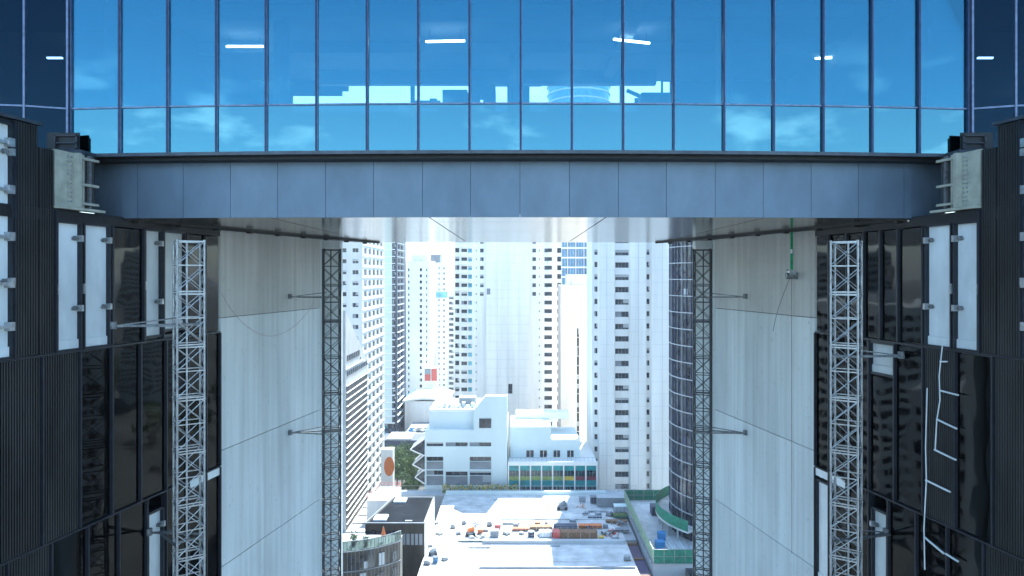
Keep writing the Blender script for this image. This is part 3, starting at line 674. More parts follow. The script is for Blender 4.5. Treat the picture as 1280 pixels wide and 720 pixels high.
# T7: tall pale tower, right of centre
Y7 = 195
t7 = tower('tall_tower', 'tall pale tower with a column of wide grey windows between blank pilasters', W(740, Y7), W(840, Y7), Y7, Y7 + 15, CZ + 18.6, 'pale',
      [(W(743, Y7), W(747, Y7), .25, .68, 'glassgrey', 1, 'greyw'), (W(769, Y7), W(786, Y7), .2, .64, 'glassgrey', 4, 'mgrey'), (W(808.2, Y7), W(812, Y7), .25, .68, 'glassgrey', 1, 'greyw')],
      fh=3.47, ribs=[(W(748.5, Y7), W(767.5, Y7), .9), (W(787.5, Y7), W(807, Y7), .9), (W(813.5, Y7), W(840, Y7), 1.2)], ph=1.3,
      wlim=97)
for a_, b_, p_ in ((748.5, 767.5, .9), (787.5, 807, .9), (813.5, 840, 1.2)):
    c = MB()
    for k in range(6, 27): c.box(W(a_, Y7) + .05, W(b_, Y7) - .05, Y7 - p_ - .03, Y7 - p_ - .004, 1.3 + k * 3.47, 1.34 + k * 3.47, 'greyw')
    c.box((W(a_, Y7) + W(b_, Y7)) / 2 - .04, (W(a_, Y7) + W(b_, Y7)) / 2 + .04, Y7 - p_ - .05, Y7 - p_ - .032, 10, CZ + 18, 'greyw'); o = c.build('panel_joint', t7)
c = MB(); cx_ = (W(740, Y7) + W(840, Y7)) / 2
c.hexa([(cx_ - 6, Y7 + 3), (cx_, Y7 + 1), (cx_ + 6, Y7 + 3), (cx_ + 6, Y7 + 12), (cx_ - 6, Y7 + 12)], CZ + 18.6, CZ + 23, 'pale'); c.build('plant_room', t7)

# T5: big central tower with balcony wings
Y5 = 255; P5 = 3.2
zt5 = CZ + 14.5; fr5 = 'white'
spec = [(W(569, Y5), W(574, Y5), .28, .80, 'glassb', 0, None), (W(576.5, Y5), W(584, Y5), .28, .72, 'glassgrey', 1, fr5), (W(585, Y5), W(590, Y5), .25, .75, 'glasscyan', 1, fr5),
        (W(600, Y5), W(604.5, Y5), .28, .72, 'glassgrey', 0, None, CZ - 8, zt5 - 1), (W(594.5, Y5), W(596, Y5), .4, .6, 'mgrey', 0, None),
        (W(665.5, Y5), W(670, Y5), .28, .72, 'glassgrey', 0, None, CZ - 8, zt5 - 1), (W(673.5, Y5), W(675, Y5), .4, .6, 'mgrey', 0, None),
        (W(680.5, Y5), W(690, Y5), .28, .74, 'glassgrey', 2, fr5), (W(696.5, Y5), W(701.5, Y5), .22, .80, 'glassb', 0, None)]
t5 = tower('apartment_tower', 'broad white apartment tower with blank pale centre and balconies down both edges', W(568, Y5), W(702, Y5), Y5, Y5 + 22, zt5, 'warm_white', spec, fh=P5, ph=.6, ribs=[(W(608, Y5), W(662, Y5), 1.5)], wlim=98)
bm = None
for side, (a, b_) in enumerate(((W(574, Y5), W(585, Y5)), (W(684, Y5), W(696, Y5)))):
    k = 22
    while .6 + k * P5 < zt5 - 3:
        z = .6 + k * P5
        if z < CZ + 12 and z > CZ - 60:
            if bm is None:
                c = MB(); wd = (b_ - a) / 2
                poly = [(-wd, 0), (-wd, -.9)] + [(-wd + 2 * wd * t, -.9 - .7 * math.sin(math.pi * t)) for t in (.25, .5, .75)] + [(wd, -.9), (wd, 0)]
                c.hexa(poly, 0, 1.15, 'white'); o = c.build('balcony'); bm = o.data; bpy.data.objects.remove(o)
            link_copy(bm, 'balcony', t5, Vector(((a + b_) / 2, Y5 - .004, z - .2)) - t5.location)
        k += 1
c = MB()
for k in range(7, 28): c.box(W(608, Y5) + .05, W(662, Y5) - .05, Y5 - 1.53, Y5 - 1.504, .6 + k * 3.2, .64 + k * 3.2, 'greyw')
for k in (1, 2, 3): x = W(608, Y5) + (W(662, Y5) - W(608, Y5)) * k / 4; c.box(x, x + .06, Y5 - 1.55, Y5 - 1.531, 10, zt5, 'greyw')
c.build('panel_joint', t5)
c = MB(); c.box(W(608, Y5) + .2, W(613, Y5), Y5 - 1.56, Y5 - 1.51, PZ(368, Y5), PZ(360.5, Y5), 'mgrey'); c.box(W(635.5, Y5), W(640.5, Y5), Y5 - 1.56, Y5 - 1.51, PZ(491, Y5), PZ(479, Y5), 'glassb'); pass; o = c.build('vent_grille', t5); o['kind'] = 'stuff'

# T6: warm blank tower and the buildings behind it
Y6 = 228
t6 = tower('blank_tower', 'narrow warm white windowless tower with one dark vertical slot between the two taller towers', W(701, Y6), W(741, Y6), Y6, Y6 + 16, PZ(360, Y6), 'warm',
      [(W(721, Y6), W(724, Y6), 0.02, 0.97, 'glassb', 1, 'mgrey', 8, PZ(405, Y6))], fh=3.1, wlim=60)
c = MB(); c.box(W(710, Y6), W(741, Y6), Y6 + 3, Y6 + 12, PZ(360, Y6), PZ(343, Y6), 'white'); c.box(W(716, Y6), W(722, Y6), Y6 + 2, Y6 + 3, PZ(360, Y6), PZ(350, Y6), 'white'); c.build('plant_room', t6)
Yb = 330
tb = tower('glass_tower', 'blue glass tower with white floor bands above the warm blank tower', W(699, Yb), W(752, Yb), Yb, Yb + 25, CZ + 40, 'glassblue', (), fh=4, roofmt='mgrey')
for k in range(14):
    c = MB(); z = PZ(323, Yb) + (k - 5) * 4.6; c.box(W(699, Yb) - .2, W(752, Yb) + .2, Yb - .3, Yb - .01, z, z + .7, 'white'); c.build('floor_band', tb)
c = MB()
for k in range(16):
    x = W(699 + 3.4 * k, Yb); c.box(x, x + .25, Yb - .15, Yb - .008, 20, CZ + 40, 'glasscyan' if k % 3 else 'white')
c.build('mullion', tb)
# curved cyan tower seen through the bridge windows
Yc = 420
tcu = thing('curved_tower', 'cyan glass tower with curved white floor lines seen through the bridge windows', 'tower', (W(727, Yc), Yc + 30, 0))
c = MB(); cxx = W(727, Yc); poly = [(cxx + 19.5 * math.cos(t), Yc + 20 + 20 * math.sin(t)) for t in [2 * math.pi * i / 28 for i in range(28)]]
c.hexa(poly, 0, CZ + 150, 'glasscyan'); c.build('glazing', tcu)
for k in range(22):
    z = CZ + 96 + k * 5.2 - 60
    poly2 = [(cxx + 20.2 * math.cos(t), Yc + 20 + 20.7 * math.sin(t)) for t in [2 * math.pi * i / 28 for i in range(28)]]
    c = MB(); c.hexa(poly2, z, z + .8, 'white'); c.build('floor_band', tcu)

# T1: tower on the left with windowed side
Y1 = 205; xr1 = W(453, Y1)
fr = [(W(440.5, Y1), W(448, Y1), .3, .68, 'glassb', 2, 'greyw'), (W(428, Y1), W(433, Y1), .3, .68, 'glassb', 1, 'greyw'), (W(412, Y1), W(422, Y1), .3, .68, 'glassb', 2, 'greyw')]
rt = []
for k in range(5):
    y = Y1 + 2.2 + k * 6.1; rt.append((y, y + 3.8, .22, .74, 'glassgrey', 2, 'white'))
t1 = tower('office_block', 'white office tower with a grid of framed windows, beside the thin left mast', W(400, Y1), xr1, Y1, Y1 + 34, CZ + 16, 't1wall', fr, (), rt, fh=3.25, ph=.8, wlim=98)
c = MB()
for k in range(29):
    z = .8 + k * 3.25 - .15
    if z > 6: c.box(xr1 + .004, xr1 + .14, Y1 + .5, Y1 + 33.5, z, z + .18, 'white')
c.build('side_ledges', t1)

# T0: sloped roof building with brown louvres in front of T1
Y0a, Y0b = 150, 172; xr0 = -37.3
t0 = thing('louvred_building', 'grey building with a sloping roof and brown louvres behind thin white slats', 'building', (xr0 - 8, 161, 0))
c = MB()
prof = [(Y0a, 0), (Y0b, 0), (Y0b, CZ - 20.6), (Y0a + 18, CZ - 18.8), (Y0a, CZ - 7.5)]
xa_, xb_ = xr0 - 18, xr0
c.quad([(xb_, y, z) for y, z in prof], 't0wall'); c.quad([(xa_, y, z) for y, z in prof[::-1]], 't0wall')
for i in range(5):
    (ya, za), (yb, zb) = prof[i], prof[(i + 1) % 5]; c.quad([(xb_, ya, za), (xa_, ya, za), (xa_, yb, zb), (xb_, yb, zb)], 't0wall')
c.build('wall', t0)
c = MB(); c.box(xr0 + .004, xr0 + .1, Y0a + .6, Y0b - .6, 3, CZ - 24, 'louver'); lo = c.build('louvre_screen', t0)
for k in range(34):
    z = CZ - 24 - k * 1.5
    if z > 4: c = MB(); c.box(xr0 + .10, xr0 + .32, Y0a + .3, Y0b - .2, z, z + .10, 'white'); c.build('slat', lo)
for k in range(11):
    y = Y0a + 1.2 + k * 1.9; c = MB(); c.box(xr0 + .004, xr0 + .12, y, y + 1.1, CZ - 21.9, CZ - 20.9 , 'glassb'); c.build('window', t0)
for k in range(7):
    y = Y0a + 1.2 + k * 2.1; c = MB(); c.box(xr0 + .004, xr0 + .12, y, y + 1.3, CZ - 18.6 , CZ - 17.4 , 'glassb') if k < 6 else c.box(xr0 + .004, xr0 + .12, y, y + .5, CZ - 19.6, CZ - 19.2, 'glassb'); c.build('window', t0)
c = MB()
for k in range(5): c.box(xr0 + .004, xr0 + .2, Y0a + .2, Y0a + 18 - 0.6, CZ - 20.3 + 2.6 * 0 + k * .0 - .3 * k, CZ - 20.2 - .3 * k, 'white') if k == 0 else None
c.build('string_course', t0)

# T2: dark residential tower
Y2 = 300; xr2 = W(496, Y2)
t2 = tower('residential_tower', 'slim dark blue residential tower with pale balcony slabs behind the white office tower', W(476, Y2), xr2, Y2, Y2 + 25, CZ + 20, 'navy',
      [(W(480.5, Y2), W(484, Y2), .15, .8, 'glasscyan', 1, 'pale_blue'), (W(484.6, Y2), W(488.5, Y2), .15, .8, 'glassgrey', 1, 'pale_blue'), (W(491, Y2), W(494.5, Y2), .2, .75, 'glassb', 1, 'pale_blue')], (),
      [(Y2 + 3, Y2 + 7, .2, .75, 'glassgrey', 1, 'greyw'), (Y2 + 11, Y2 + 15, .2, .75, 'glassb', 1, 'greyw')], fh=3.0, ph=.4, wlim=97)
c = MB(); c.box(W(479.5, Y2), W(490, Y2), Y2 - .006, Y2 - .002, 12, CZ + 19.5, 'pale_blue'); 
for k in range(32):
    z = .4 + k * 3.0
    if z > 10: c.box(W(478, Y2), W(494, Y2), Y2 - 1.6, Y2 - .01, z - .1, z + .22, 'white'); c.box(xr2 + .01, xr2 + .5, Y2 + 1, Y2 + 17, z - .1, z + .06, 'pale_blue')
bo = c.build('balcony_slab', t2); 
c = MB(); c.box(W(476, 270), W(530, 270), 268, 280, 0, PZ(549, 270), 'navy'); c.box(W(484, 270), W(515, 270), 268.2, 279.8, PZ(549, 270) + .004, PZ(547, 270), 'greyw'); c.build('podium', t2)

# T3, T4: white towers far left of centre
Y3 = 350
t3 = tower('white_tower', 'bright white tower with two thin window lines and a raised roof block', W(508, Y3), W(537, Y3), Y3, Y3 + 25, PZ(328, Y3), 'white',
      [(W(510, Y3), W(511.8, Y3), .3, .75, 'glassgrey', 0, None), (W(524.5, Y3), W(527.5, Y3), .3, .8, 'glassb', 1, 'white'), (W(532.5, Y3), W(534, Y3), .3, .7, 'glassgrey', 0, None)], fh=3.1, wlim=90)
c = MB(); c.box(W(513, Y3), W(534, Y3), Y3 + 2, Y3 + 14, PZ(328, Y3), PZ(318, Y3), 'white'); c.box(W(518, Y3), W(519, Y3), Y3 + 1.9, Y3 + 1.99, PZ(327, Y3), PZ(325, Y3), 'mgrey'); c.box(W(525, Y3), W(526.4, Y3), Y3 + 1.9, Y3 + 1.99, PZ(327, Y3), PZ(325, Y3), 'mgrey'); c.build('plant_room', t3)
Y4 = 430
t4 = tower('grey_tower', 'pale grey tower with close rows of small windows stepping down towards the central tower', W(532, Y4), W(561, Y4), Y4, Y4 + 25, PZ(330, Y4), 'warm_white',
      [(W(541.5, Y4), W(543.5, Y4), .25, .75, 'glassgrey', 1, 'white'), (W(548, Y4), W(549.5, Y4), .3, .7, 'glassgrey', 0, None), (W(554, Y4), W(556, Y4), .3, .7, 'glassgrey', 0, None)], fh=3.3, wlim=95)
c = MB(); c.box(W(534, Y4), W(550, Y4), Y4 + 2, Y4 + 16, PZ(330, Y4), PZ(318, Y4), 'mgrey'); c.build('plant_room', t4)
c = MB(); c.box(W(545, Y4), W(561.5, Y4), Y4 - .5, Y4 - .01, PZ(372, Y4), PZ(365, Y4), 'glasscyan'); c.build('glass_band', t4)
Y4b = 400
tower('stepped_block', 'narrow pale block with dark balcony stripes against the central tower', W(559, Y4b), W(572, Y4b), Y4b, Y4b + 20, PZ(362, Y4b), 'warm_white',
      [(W(561, Y4b), W(567, Y4b), .2, .75, 'glassgrey', 1, 'white')], fh=3.1, wlim=60, cat='building')
# sign banner between
bo = thing('banner', 'red and grey hanging banner low on the pale towers above the arched roof', 'banner', (W(538, 340), 341, 0))
c = MB(); c.box(W(531, 340), W(538, 340), 340, 340.4, PZ(476, 340), PZ(461, 340), 'mgrey'); c.box(W(531, 340), W(538, 340), 339.8, 339.99, PZ(476, 340), PZ(468, 340), 'red'); c.box(W(539.5, 340), W(546, 340), 339.8, 340.2, PZ(476, 340), PZ(461, 340), 'red'); c.build('cloth', bo)
c = MB(); c.box(W(530, 340), W(547, 340), 340.5, 346, 0, PZ(460, 340), 'white'); c.build('support_wall', bo)

# T8: curved glass tower on the right
c8x, c8y, r8 = 47.4, 150.0, 14.0
t8 = thing('round_glass_tower', 'rounded dark glass tower with white floor rings beside the right mast', 'tower', (c8x, c8y, 0))
def ring(r, n=56, a0=0, a1=2 * math.pi): return [(c8x + r * math.cos(a0 + (a1 - a0) * i / n), c8y + r * math.sin(a0 + (a1 - a0) * i / n)) for i in range(n)]
c = MB(); c.hexa(ring(r8), 0, CZ + 14, 'glassgrey'); c.build('glazing', t8, smooth=False)
fh8 = 3.45
for k in range(27):
    z = CZ + 13 - k * fh8
    if z < CZ - 62: break
    c = MB(); c.hexa(ring(r8 + .30), z, z + .16, 'greyw'); c.build('floor_ring', t8)
c = MB()
for k in range(64):
    t = 2 * math.pi * k / 64; x, y = c8x + (r8 + .12) * math.cos(t), c8y + (r8 + .12) * math.sin(t)
    if math.cos(t) < .5: c.obox((x, y), (math.cos(t), math.sin(t)), .14, .06, 10, CZ + 13, 'navy' if k % 4 else 'mgrey')
c.build('mullion', t8)
rr = random.Random(5)
c = MB()
for k in range(60):
    t = math.pi * rr.uniform(.75, 1.6); fl = rr.randrange(0, 22); z = CZ + 13 - (fl + 1) * fh8 + .4
    x, y = c8x + (r8 + .03) * math.cos(t), c8y + (r8 + .03) * math.sin(t); c.obox((x, y), (-math.sin(t), math.cos(t)), .55, .03, z, z + rr.uniform(1, 2.9), rr.choice(('navy', 'mgrey', 'glassgrey', 'glassgrey', 'greyw')))
o = c.build('blind', t8); o['kind'] = 'stuff'

# W1: white institutional building
YW = 183
w1 = thing('clinic_building', 'white five storey building with long dark window slots and a slanted upper wall, centre left', 'building', (W(583, YW), YW + 10, 0))
wb = MB(); cnt = []
xa, xb = W(531, YW), W(634, YW); ztw = PZ(538, YW)
def rr_(a, b_, t, bo, mt='glassb', bars=3, frm='mgrey'): return (W(a, YW) - xa, W(b_, YW) - xa, PZ(bo, YW), PZ(t, YW), mt, bars, frm)
rects = [rr_(533, 554, 553, 558), rr_(557, 584.5, 553, 558), rr_(587, 614, 553, 558),
         rr_(533, 554, 571, 576.5), rr_(587, 614, 571, 576.5), rr_(533, 554, 577, 587, 'mgrey', 0, None), rr_(587, 614, 577, 587, 'mgrey', 0, None),
         rr_(533, 554, 588, 594), rr_(557, 584.5, 589.5, 595), rr_(587, 614, 589, 594.5), rr_(533, 554, 594.8, 607, 'mgrey', 0, None), rr_(557, 584.5, 595.4, 607, 'mgrey', 0, None), rr_(587, 614, 594.8, 607, 'mgrey', 0, None)]
face(w1, wb, (xa, YW), (1, 0), xb - xa, 8, ztw, rects, .5, 'pale_blue', cnt)
for q in (((xb, YW), (xb, YW + 24)), ((xb, YW + 24), (xa, YW + 24)), ((xa, YW + 24), (xa, YW))):
    wb.quad([(*q[0], 0), (*q[1], 0), (*q[1], ztw), (*q[0], ztw)], 'pale_blue')
wb.quad([(xa, YW, ztw), (xb, YW, ztw), (xb, YW + 24, ztw), (xa, YW + 24, ztw)], 'white')
wb.build('wall', w1)
u = MB(); yu = YW + 2.5; zt = PZ(515, yu)
u.box(W(537, yu), W(600, yu), yu, yu + 21, ztw + .01, zt, 'pale_blue'); u.box(W(600, yu) + .01, W(633, yu), yu, yu + 21, ztw + .01, zt + .3, 'pale_blue')
u.box(W(537, yu), W(600, yu), yu, yu + .4, zt + .01, zt + .8, 'white'); u.box(W(537, yu), W(537, yu) + .4, yu + .4, yu + 21, zt + .01, zt + .8, 'white')
# slanted wall: taller block on the right with a diagonal upper edge
P = [(W(592, YW), ztw + .01), (W(634, YW), ztw + .01), (W(634, YW), PZ(495, YW)), (W(607, YW), PZ(495, YW)), (W(592, YW), PZ(513, YW))]
yb2 = YW + 2.4; n_ = len(P); yf = YW + .004
u.quad([(x, yf, z) for x, z in P], 'pale_blue'); u.quad([(x, yb2, z) for x, z in P[::-1]], 'pale_blue')
for i in range(n_):
    (x0_, z0_), (x1_, z1_) = P[i], P[(i + 1) % n_]; u.quad([(x0_, yb2, z0_), (x1_, yb2, z1_), (x1_, yf, z1_), (x0_, yf, z0_)][::-1], 'pale_blue' if i != 2 else 'white')
u.build('upper_storey', w1)
u = MB(); u.box(W(599, YW), W(614, YW), YW - .1, YW - .01, PZ(535, YW), PZ(523, YW), 'glassb'); u.build('window', w1)
u = MB()
for k in range(8): u.box(W(545 + 6 * k, yu) , W(549 + 6 * k, yu), yu + 4 + (k % 3), yu + 6 + (k % 3), zt + .01, zt + .9 + (k % 2) * .5, 'greyw')
u.box(W(570, yu), W(592, yu), yu + 9, yu + 13, zt + .01, zt + 2.2, 'mgrey'); u.build('roof_plant', w1)
finish(w1, cnt)
for k, (py, ht) in enumerate(((566, 12), (585, 11), (601, 9))):
    c = MB(); x0_ = W(530.5, YW); xt = W(512 + k * 3, YW); zc = PZ(py - 3, YW); a_ = PZ(py - ht - 5, YW); b2 = PZ(py + 4, YW)
    for yy in (YW + .3, YW + 6):
        c.quad([(x0_, yy, a_), (xt, yy + .8, zc), (x0_, yy, b2)], 'glassgrey'); c.bar((x0_, yy, a_), (xt, yy + .8, zc), .22, 'white'); c.bar((x0_, yy, b2), (xt, yy + .8, zc), .3, 'white')
    c.quad([(x0_, YW + .3, a_), (xt, YW + 1.1, zc), (xt, YW + 6.8, zc), (x0_, YW + 6, a_)], 'mgrey'); c.quad([(x0_, YW + .3, b2), (xt, YW + 1.1, zc), (xt, YW + 6.8, zc), (x0_, YW + 6, b2)], 'white')
    c.build('pointed_bay', w1)

# W2: colourful low building
w2 = thing('colourful_building', 'low building with teal, olive and maroon window panels between white piers, centre right', 'building', (W(690, YW), YW + 10, 0))
c = MB(); xa, xb = W(635.5, YW), W(746, YW); zt2 = PZ(577.5, YW); zb2 = PZ(614, YW)
c.box(xa, xb, YW + .3, YW + 22, 0, zt2, 'white'); c.box(xa - .1, xb + .2, YW - .3, YW + .298, zt2 - .9, zt2 + .15, 'white'); c.box(xa, xb, YW - .2, YW + .298, 0, zb2 + .1, 'white'); c.build('wall', w2)
nb = 8; bw = (xb - xa) / nb
for i in range(nb + 1):
    c = MB(); x = xa + i * bw; c.box(x - .16, x + .16, YW - .35, YW + .296, zb2 + .11, zt2 - .91, 'white'); c.build('pier', w2)
hh = (zt2 - .95) - (zb2 + .15)
for i in range(nb):
    x0_, x1_ = xa + i * bw + .17, xa + (i + 1) * bw - .17; zb_ = zb2 + .15
    for (a, b_, mt, nm) in ((.0, .14, 'glassb', 'window'), (.145, .40, 'teal', 'coloured_panel'), (.41, .565, 'maroon' if i >= 6 else ('yellow' if i == 5 else 'olive'), 'coloured_panel'), (.57, .79, 'glassb', 'window'), (.795, 1.0, 'teal', 'coloured_panel')):
        c = MB(); c.box(x0_, x1_, YW + .1, YW + .295, zb_ + hh * a, zb_ + hh * b_, mt)
        if nm == 'window':
            for t in (.33, .66): c.box(x0_ + (x1_ - x0_) * t - .05, x0_ + (x1_ - x0_) * t + .05, YW + .04, YW + .099, zb_ + hh * a, zb_ + hh * b_, 'teal')
        c.build(nm, w2)
u = MB(); yu = YW + 4; z1_ = PZ(535, yu); z2_ = PZ(551, yu)
u.box(W(638, yu), W(689, yu), yu, yu + 17, zt2 + .01, z1_, 'pale_blue'); u.box(W(689, yu) + .002, W(725, yu), yu, yu + 17, zt2 + .01, z2_, 'pale_blue')
u.box(W(638, yu) , W(689, yu), yu - .02, yu + .3, z1_ + .004, z1_ + .5, 'white'); u.box(W(689, yu), W(725, yu), yu - .02, yu + .3, z2_ + .004, z2_ + .5, 'white'); 
u.box(W(645, yu), W(715, yu), yu + 12, yu + 16.5, z1_ + .01, z1_ + 1.8, 'white'); u.build('upper_storey', w2)
for a, b_ in ((658, 667), (675, 683.5), (692, 700), (709, 717)):
    c = MB(); c.box(W(a, yu), W(b_, yu), yu - .12, yu - .005, zt2 + .3, PZ(563, yu), 'glassb'); c.box(W((a + b_) / 2, yu) - .06, W((a + b_) / 2, yu) + .06, yu - .16, yu - .121, zt2 + .3, PZ(563, yu), 'white'); c.build('door', w2)
u = MB()
for k in range(22): x = xa + k * (xb - xa) / 21; u.tube((x, YW - .1, zt2 + .15), (x, YW - .1, zt2 + 1.2), .03, 'mgrey', 4)
u.bar((xa, YW - .1, zt2 + 1.2), (xb, YW - .1, zt2 + 1.2), .06, 'mgrey'); u.build('railing', w2)

# arched roof hall, orange disc wall, dark ground-floor block
ar = thing('arched_hall', 'low hall with a wide curved white roof left of the white clinic building', 'hall', (W(527, 312), 325, 0))
c = MB(); x0_, x1_ = W(503, 312), W(562, 312); n = 12; zt_ = PZ(497, 312)
pr = []
for i in range(n + 1):
    t = i / n; pr.append((x0_ + (x1_ - x0_) * t, zt_ - 5 * (1 - math.sin(math.pi * (.25 + .5 * t)))))
for i in range(n):
    (xa_, za_), (xb_, zb_) = pr[i], pr[i + 1]
    c.quad([(xa_, 312, za_), (xb_, 312, zb_), (xb_, 336, zb_ + .5), (xa_, 336, za_ + .5)], 'pale_blue')
    c.quad([(xa_, 312, za_ - .9), (xb_, 312, zb_ - .9), (xb_, 312, zb_), (xa_, 312, za_)], 'white')
c.build('roof', ar)
c = MB(); c.box(x0_ + 1, x1_ - 1, 312.3, 335, 0, pr[0][1] - .3, 'warm_white'); c.build('wall', ar)
sg = thing('advert_wall', 'pale wall with a large orange disc painted on it beside the trees', 'wall', (W(487, 215), 216, 0))
c = MB(); c.box(W(476, 215), W(491, 215), 215, 218, 0, PZ(562, 215), 'warm_white'); c.build('wall', sg)
c = MB(); cxs, czs = W(486.5, 215), PZ(583, 215)
c.hexa([(cxs + 1.6 * math.cos(t), 3.0 * math.sin(t)) for t in [2 * math.pi * i / 20 for i in range(20)]], 0, .1, 'orange')
c.v = [(v[0], 214.99 - v[2], czs + v[1]) for v in c.v]; c.build('orange_disc', sg)

# ---- trees
def tree(label, x, y, h, r, seed, mt='leaf', z=0):
    rg = random.Random(seed); root = thing('street_tree', label, 'tree', (x, y, z), 'street trees between the buildings')
    c = MB(); p = Vector((x, y, z)); q = p + Vector((rg.uniform(-.3, .3), rg.uniform(-.3, .3), h * .45)); c.tube(p, q, .32, 'bark', 8, .2)
    tips = []
    for k in range(7):
        a = rg.uniform(0, 6.28); e_ = q + Vector((math.cos(a) * r * .6, math.sin(a) * r * .6, h * rg.uniform(.15, .38))); c.tube(q, e_, .14, 'bark', 6, .05); tips.append(e_)
    c.build('trunk', root)
    c = MB(); cl = tips + [q + Vector((0, 0, h * .35))]
    for _ in range(16): a = rg.uniform(0, 6.28); rr2 = r * rg.uniform(.2, .9); cl.append(q + Vector((math.cos(a) * rr2, math.sin(a) * rr2, h * rg.uniform(.05, .5))))
    for ce in cl:
        m_ = mt if rg.random() < .65 else 'leaf2'; cr_ = r * rg.uniform(.25, .42)
        for _ in range(130):
            d = Vector((rg.gauss(0, 1), rg.gauss(0, 1), rg.gauss(0, .8))).normalized() * cr_ * rg.random() ** .4; s_ = rg.uniform(.16, .38)
            a = Vector((rg.gauss(0, 1), rg.gauss(0, 1), rg.gauss(0, 1))).normalized(); b3 = a.orthogonal().normalized(); pp = ce + d
            c.quad([pp - a * s_, pp + b3 * s_ * .6, pp + a * s_, pp - b3 * s_ * .6], m_)
    c.build('crown', root)
for lab, px, Y, h, r, sd_ in (('dark green tree directly left of the pointed bays', 503, 238, 14, 5.2, 1), ('taller green tree closest to the orange disc wall', 496, 246, 16, 5, 2), ('green tree in front, low beside the pointed bays', 517, 226, 12, 4.5, 3),
                           ('bushy tree behind the pointed bays near the parked cars', 522, 240, 14, 5, 4), ('small green tree at the foot of the pale banner wall', 560, 330, 12, 4, 5), ('dark tree beside the podium of the navy tower', 510, 254, 15, 4.5, 6)):
    tree(lab, W(px, Y), Y, h, r, sd_)

# ---- city blocks and park to the sides (the dark facades mirror them)
rg = random.Random(31)
side_spots = [(1, 95, 80), (1, 150, 130), (1, 110, 190), (1, 190, 75), (1, 260, 140), (1, 150, 300), (1, 330, 330), (-1, 100, 90), (-1, 160, 60), (-1, 150, 170), (-1, 230, 120), (-1, 120, 260), (-1, 230, 260), (-1, 330, 190), (-1, 310, 370)]
ads = ['tan', 'white', 'grey', 'pale blue', 'cream']
for i, (sg_, x, y) in enumerate(side_spots):
    x *= sg_; h = rg.uniform(35, 95); w_, d_ = rg.uniform(22, 34), rg.uniform(22, 32); mt = ('warm', 'warm_white', 'greyw', 'pale_blue', 'white')[i % 5]
    root = thing('city_block', f'{ads[i % 5]} city block with dark window bands, far to the ' + ('right' if sg_ > 0 else 'left') + f' and {("near", "midway", "far back")[i % 3]}', 'building', (x, y, 0), 'city blocks to the sides')
    c = MB(); c.box(x - w_ / 2, x + w_ / 2, y - d_ / 2, y + d_ / 2, 0, h, mt); c.build('wall', root)
    c = MB()
    z = 5
    while z < h - 3:
        n = 7
        for k in range(n):
            a = x - w_ / 2 + 1 + k * (w_ - 2) / n; c.box(a, a + (w_ - 2) / n - 1, y - d_ / 2 - .05, y - d_ / 2 - .003, z, z + 1.7, 'glassb')
            a = y - d_ / 2 + 1 + k * (d_ - 2) / n; q = x - sg_ * w_ / 2
            c.box(*sorted((q - sg_ * .003, q - sg_ * .05)), a, a + (d_ - 2) / n - 1, z, z + 1.7, 'glassb')
        z += 3.4
    o = c.build('window', root); o['kind'] = 'stuff'
    c = MB(); c.box(x - 4, x + 4, y - 4, y + 3, h + .004, h + 3, 'greyw'); c.build('plant_room', root)
c = MB()
for k in range(90):
    sgp = 1 if k % 5 else -1
    cx0, cy0, cr0 = sgp * rg.uniform(190, 520), rg.uniform(170, 470), rg.uniform(5, 9); hh0 = rg.uniform(9, 17)
    if abs(cx0) < .35 * cy0: continue
    c.tube((cx0, cy0, 0), (cx0, cy0, hh0 * .6), .5, 'bark', 5, .3)
    for _ in range(260):
        d = Vector((rg.gauss(0, 1), rg.gauss(0, 1), rg.gauss(0, .7))).normalized() * cr0 * rg.random() ** .4; s_ = rg.uniform(.6, 1.3); pp = Vector((cx0, cy0, hh0)) + d
        a = Vector((rg.gauss(0, 1), rg.gauss(0, 1), rg.gauss(0, 1))).normalized(); b3 = a.orthogonal()
        c.quad([pp - a * s_, pp + b3 * s_ * .6, pp + a * s_, pp - b3 * s_ * .6], 'leaf' if rg.random() < .6 else 'leaf2')
o = c.build('park_wood'); tag(o, 'far off park woodland to the sides of the city', 'woodland', kind='stuff')

# ---- parked cars on the ground behind
def car(label, x, y, z, mt, rz):
    root = thing('parked_car', label, 'car', (x, y, z), 'cars parked beside the arched hall', rz)
    def part(nm, build):
        c = MB(); build(c); o = c.build(nm); o.parent = root; o.location = (0, 0, 0); return o
    def body(c):
        side = [(-2.2, .35), (2.2, .35), (2.25, .75), (1.3, .95), (-2.1, 1.0), (-2.25, .8)]
        n = len(side); b0 = len(c.v)
        for s in (-.88, .88): c.v += [(x_, s, z_) for x_, z_ in side]
        k = c.m(mt); c.f += [tuple(range(b0 + n - 1, b0 - 1, -1)), tuple(range(b0 + n, b0 + 2 * n))]; c.mi += [k, k]
        for i in range(n): j = (i + 1) % n; c.f.append((b0 + i, b0 + j, b0 + n + j, b0 + n + i)); c.mi.append(k)
    part('body', body)
    def cab(c):
        k = c.m('glassb'); b0 = len(c.v); c.v += [(-1.7, -.8, .98), (1.0, -.8, .96), (1.0, .8, .96), (-1.7, .8, .98), (-1.2, -.65, 1.42), (.3, -.65, 1.42), (.3, .65, 1.42), (-1.2, .65, 1.42)]
        c.f += [(b0, b0 + 1, b0 + 5, b0 + 4), (b0 + 1, b0 + 2, b0 + 6, b0 + 5), (b0 + 2, b0 + 3, b0 + 7, b0 + 6), (b0 + 3, b0, b0 + 4, b0 + 7)]; c.mi += [k] * 4
        c.box(-1.2, .3, -.65, .65, 1.421, 1.47, mt)
    part('cabin', cab)
    for sx_ in (-1.35, 1.35):
        for sy in (-.8, .8): part('wheel', lambda c: c.tube((sx_, sy - .1, .33), (sx_, sy + .1, .33), .33, 'black', 12))
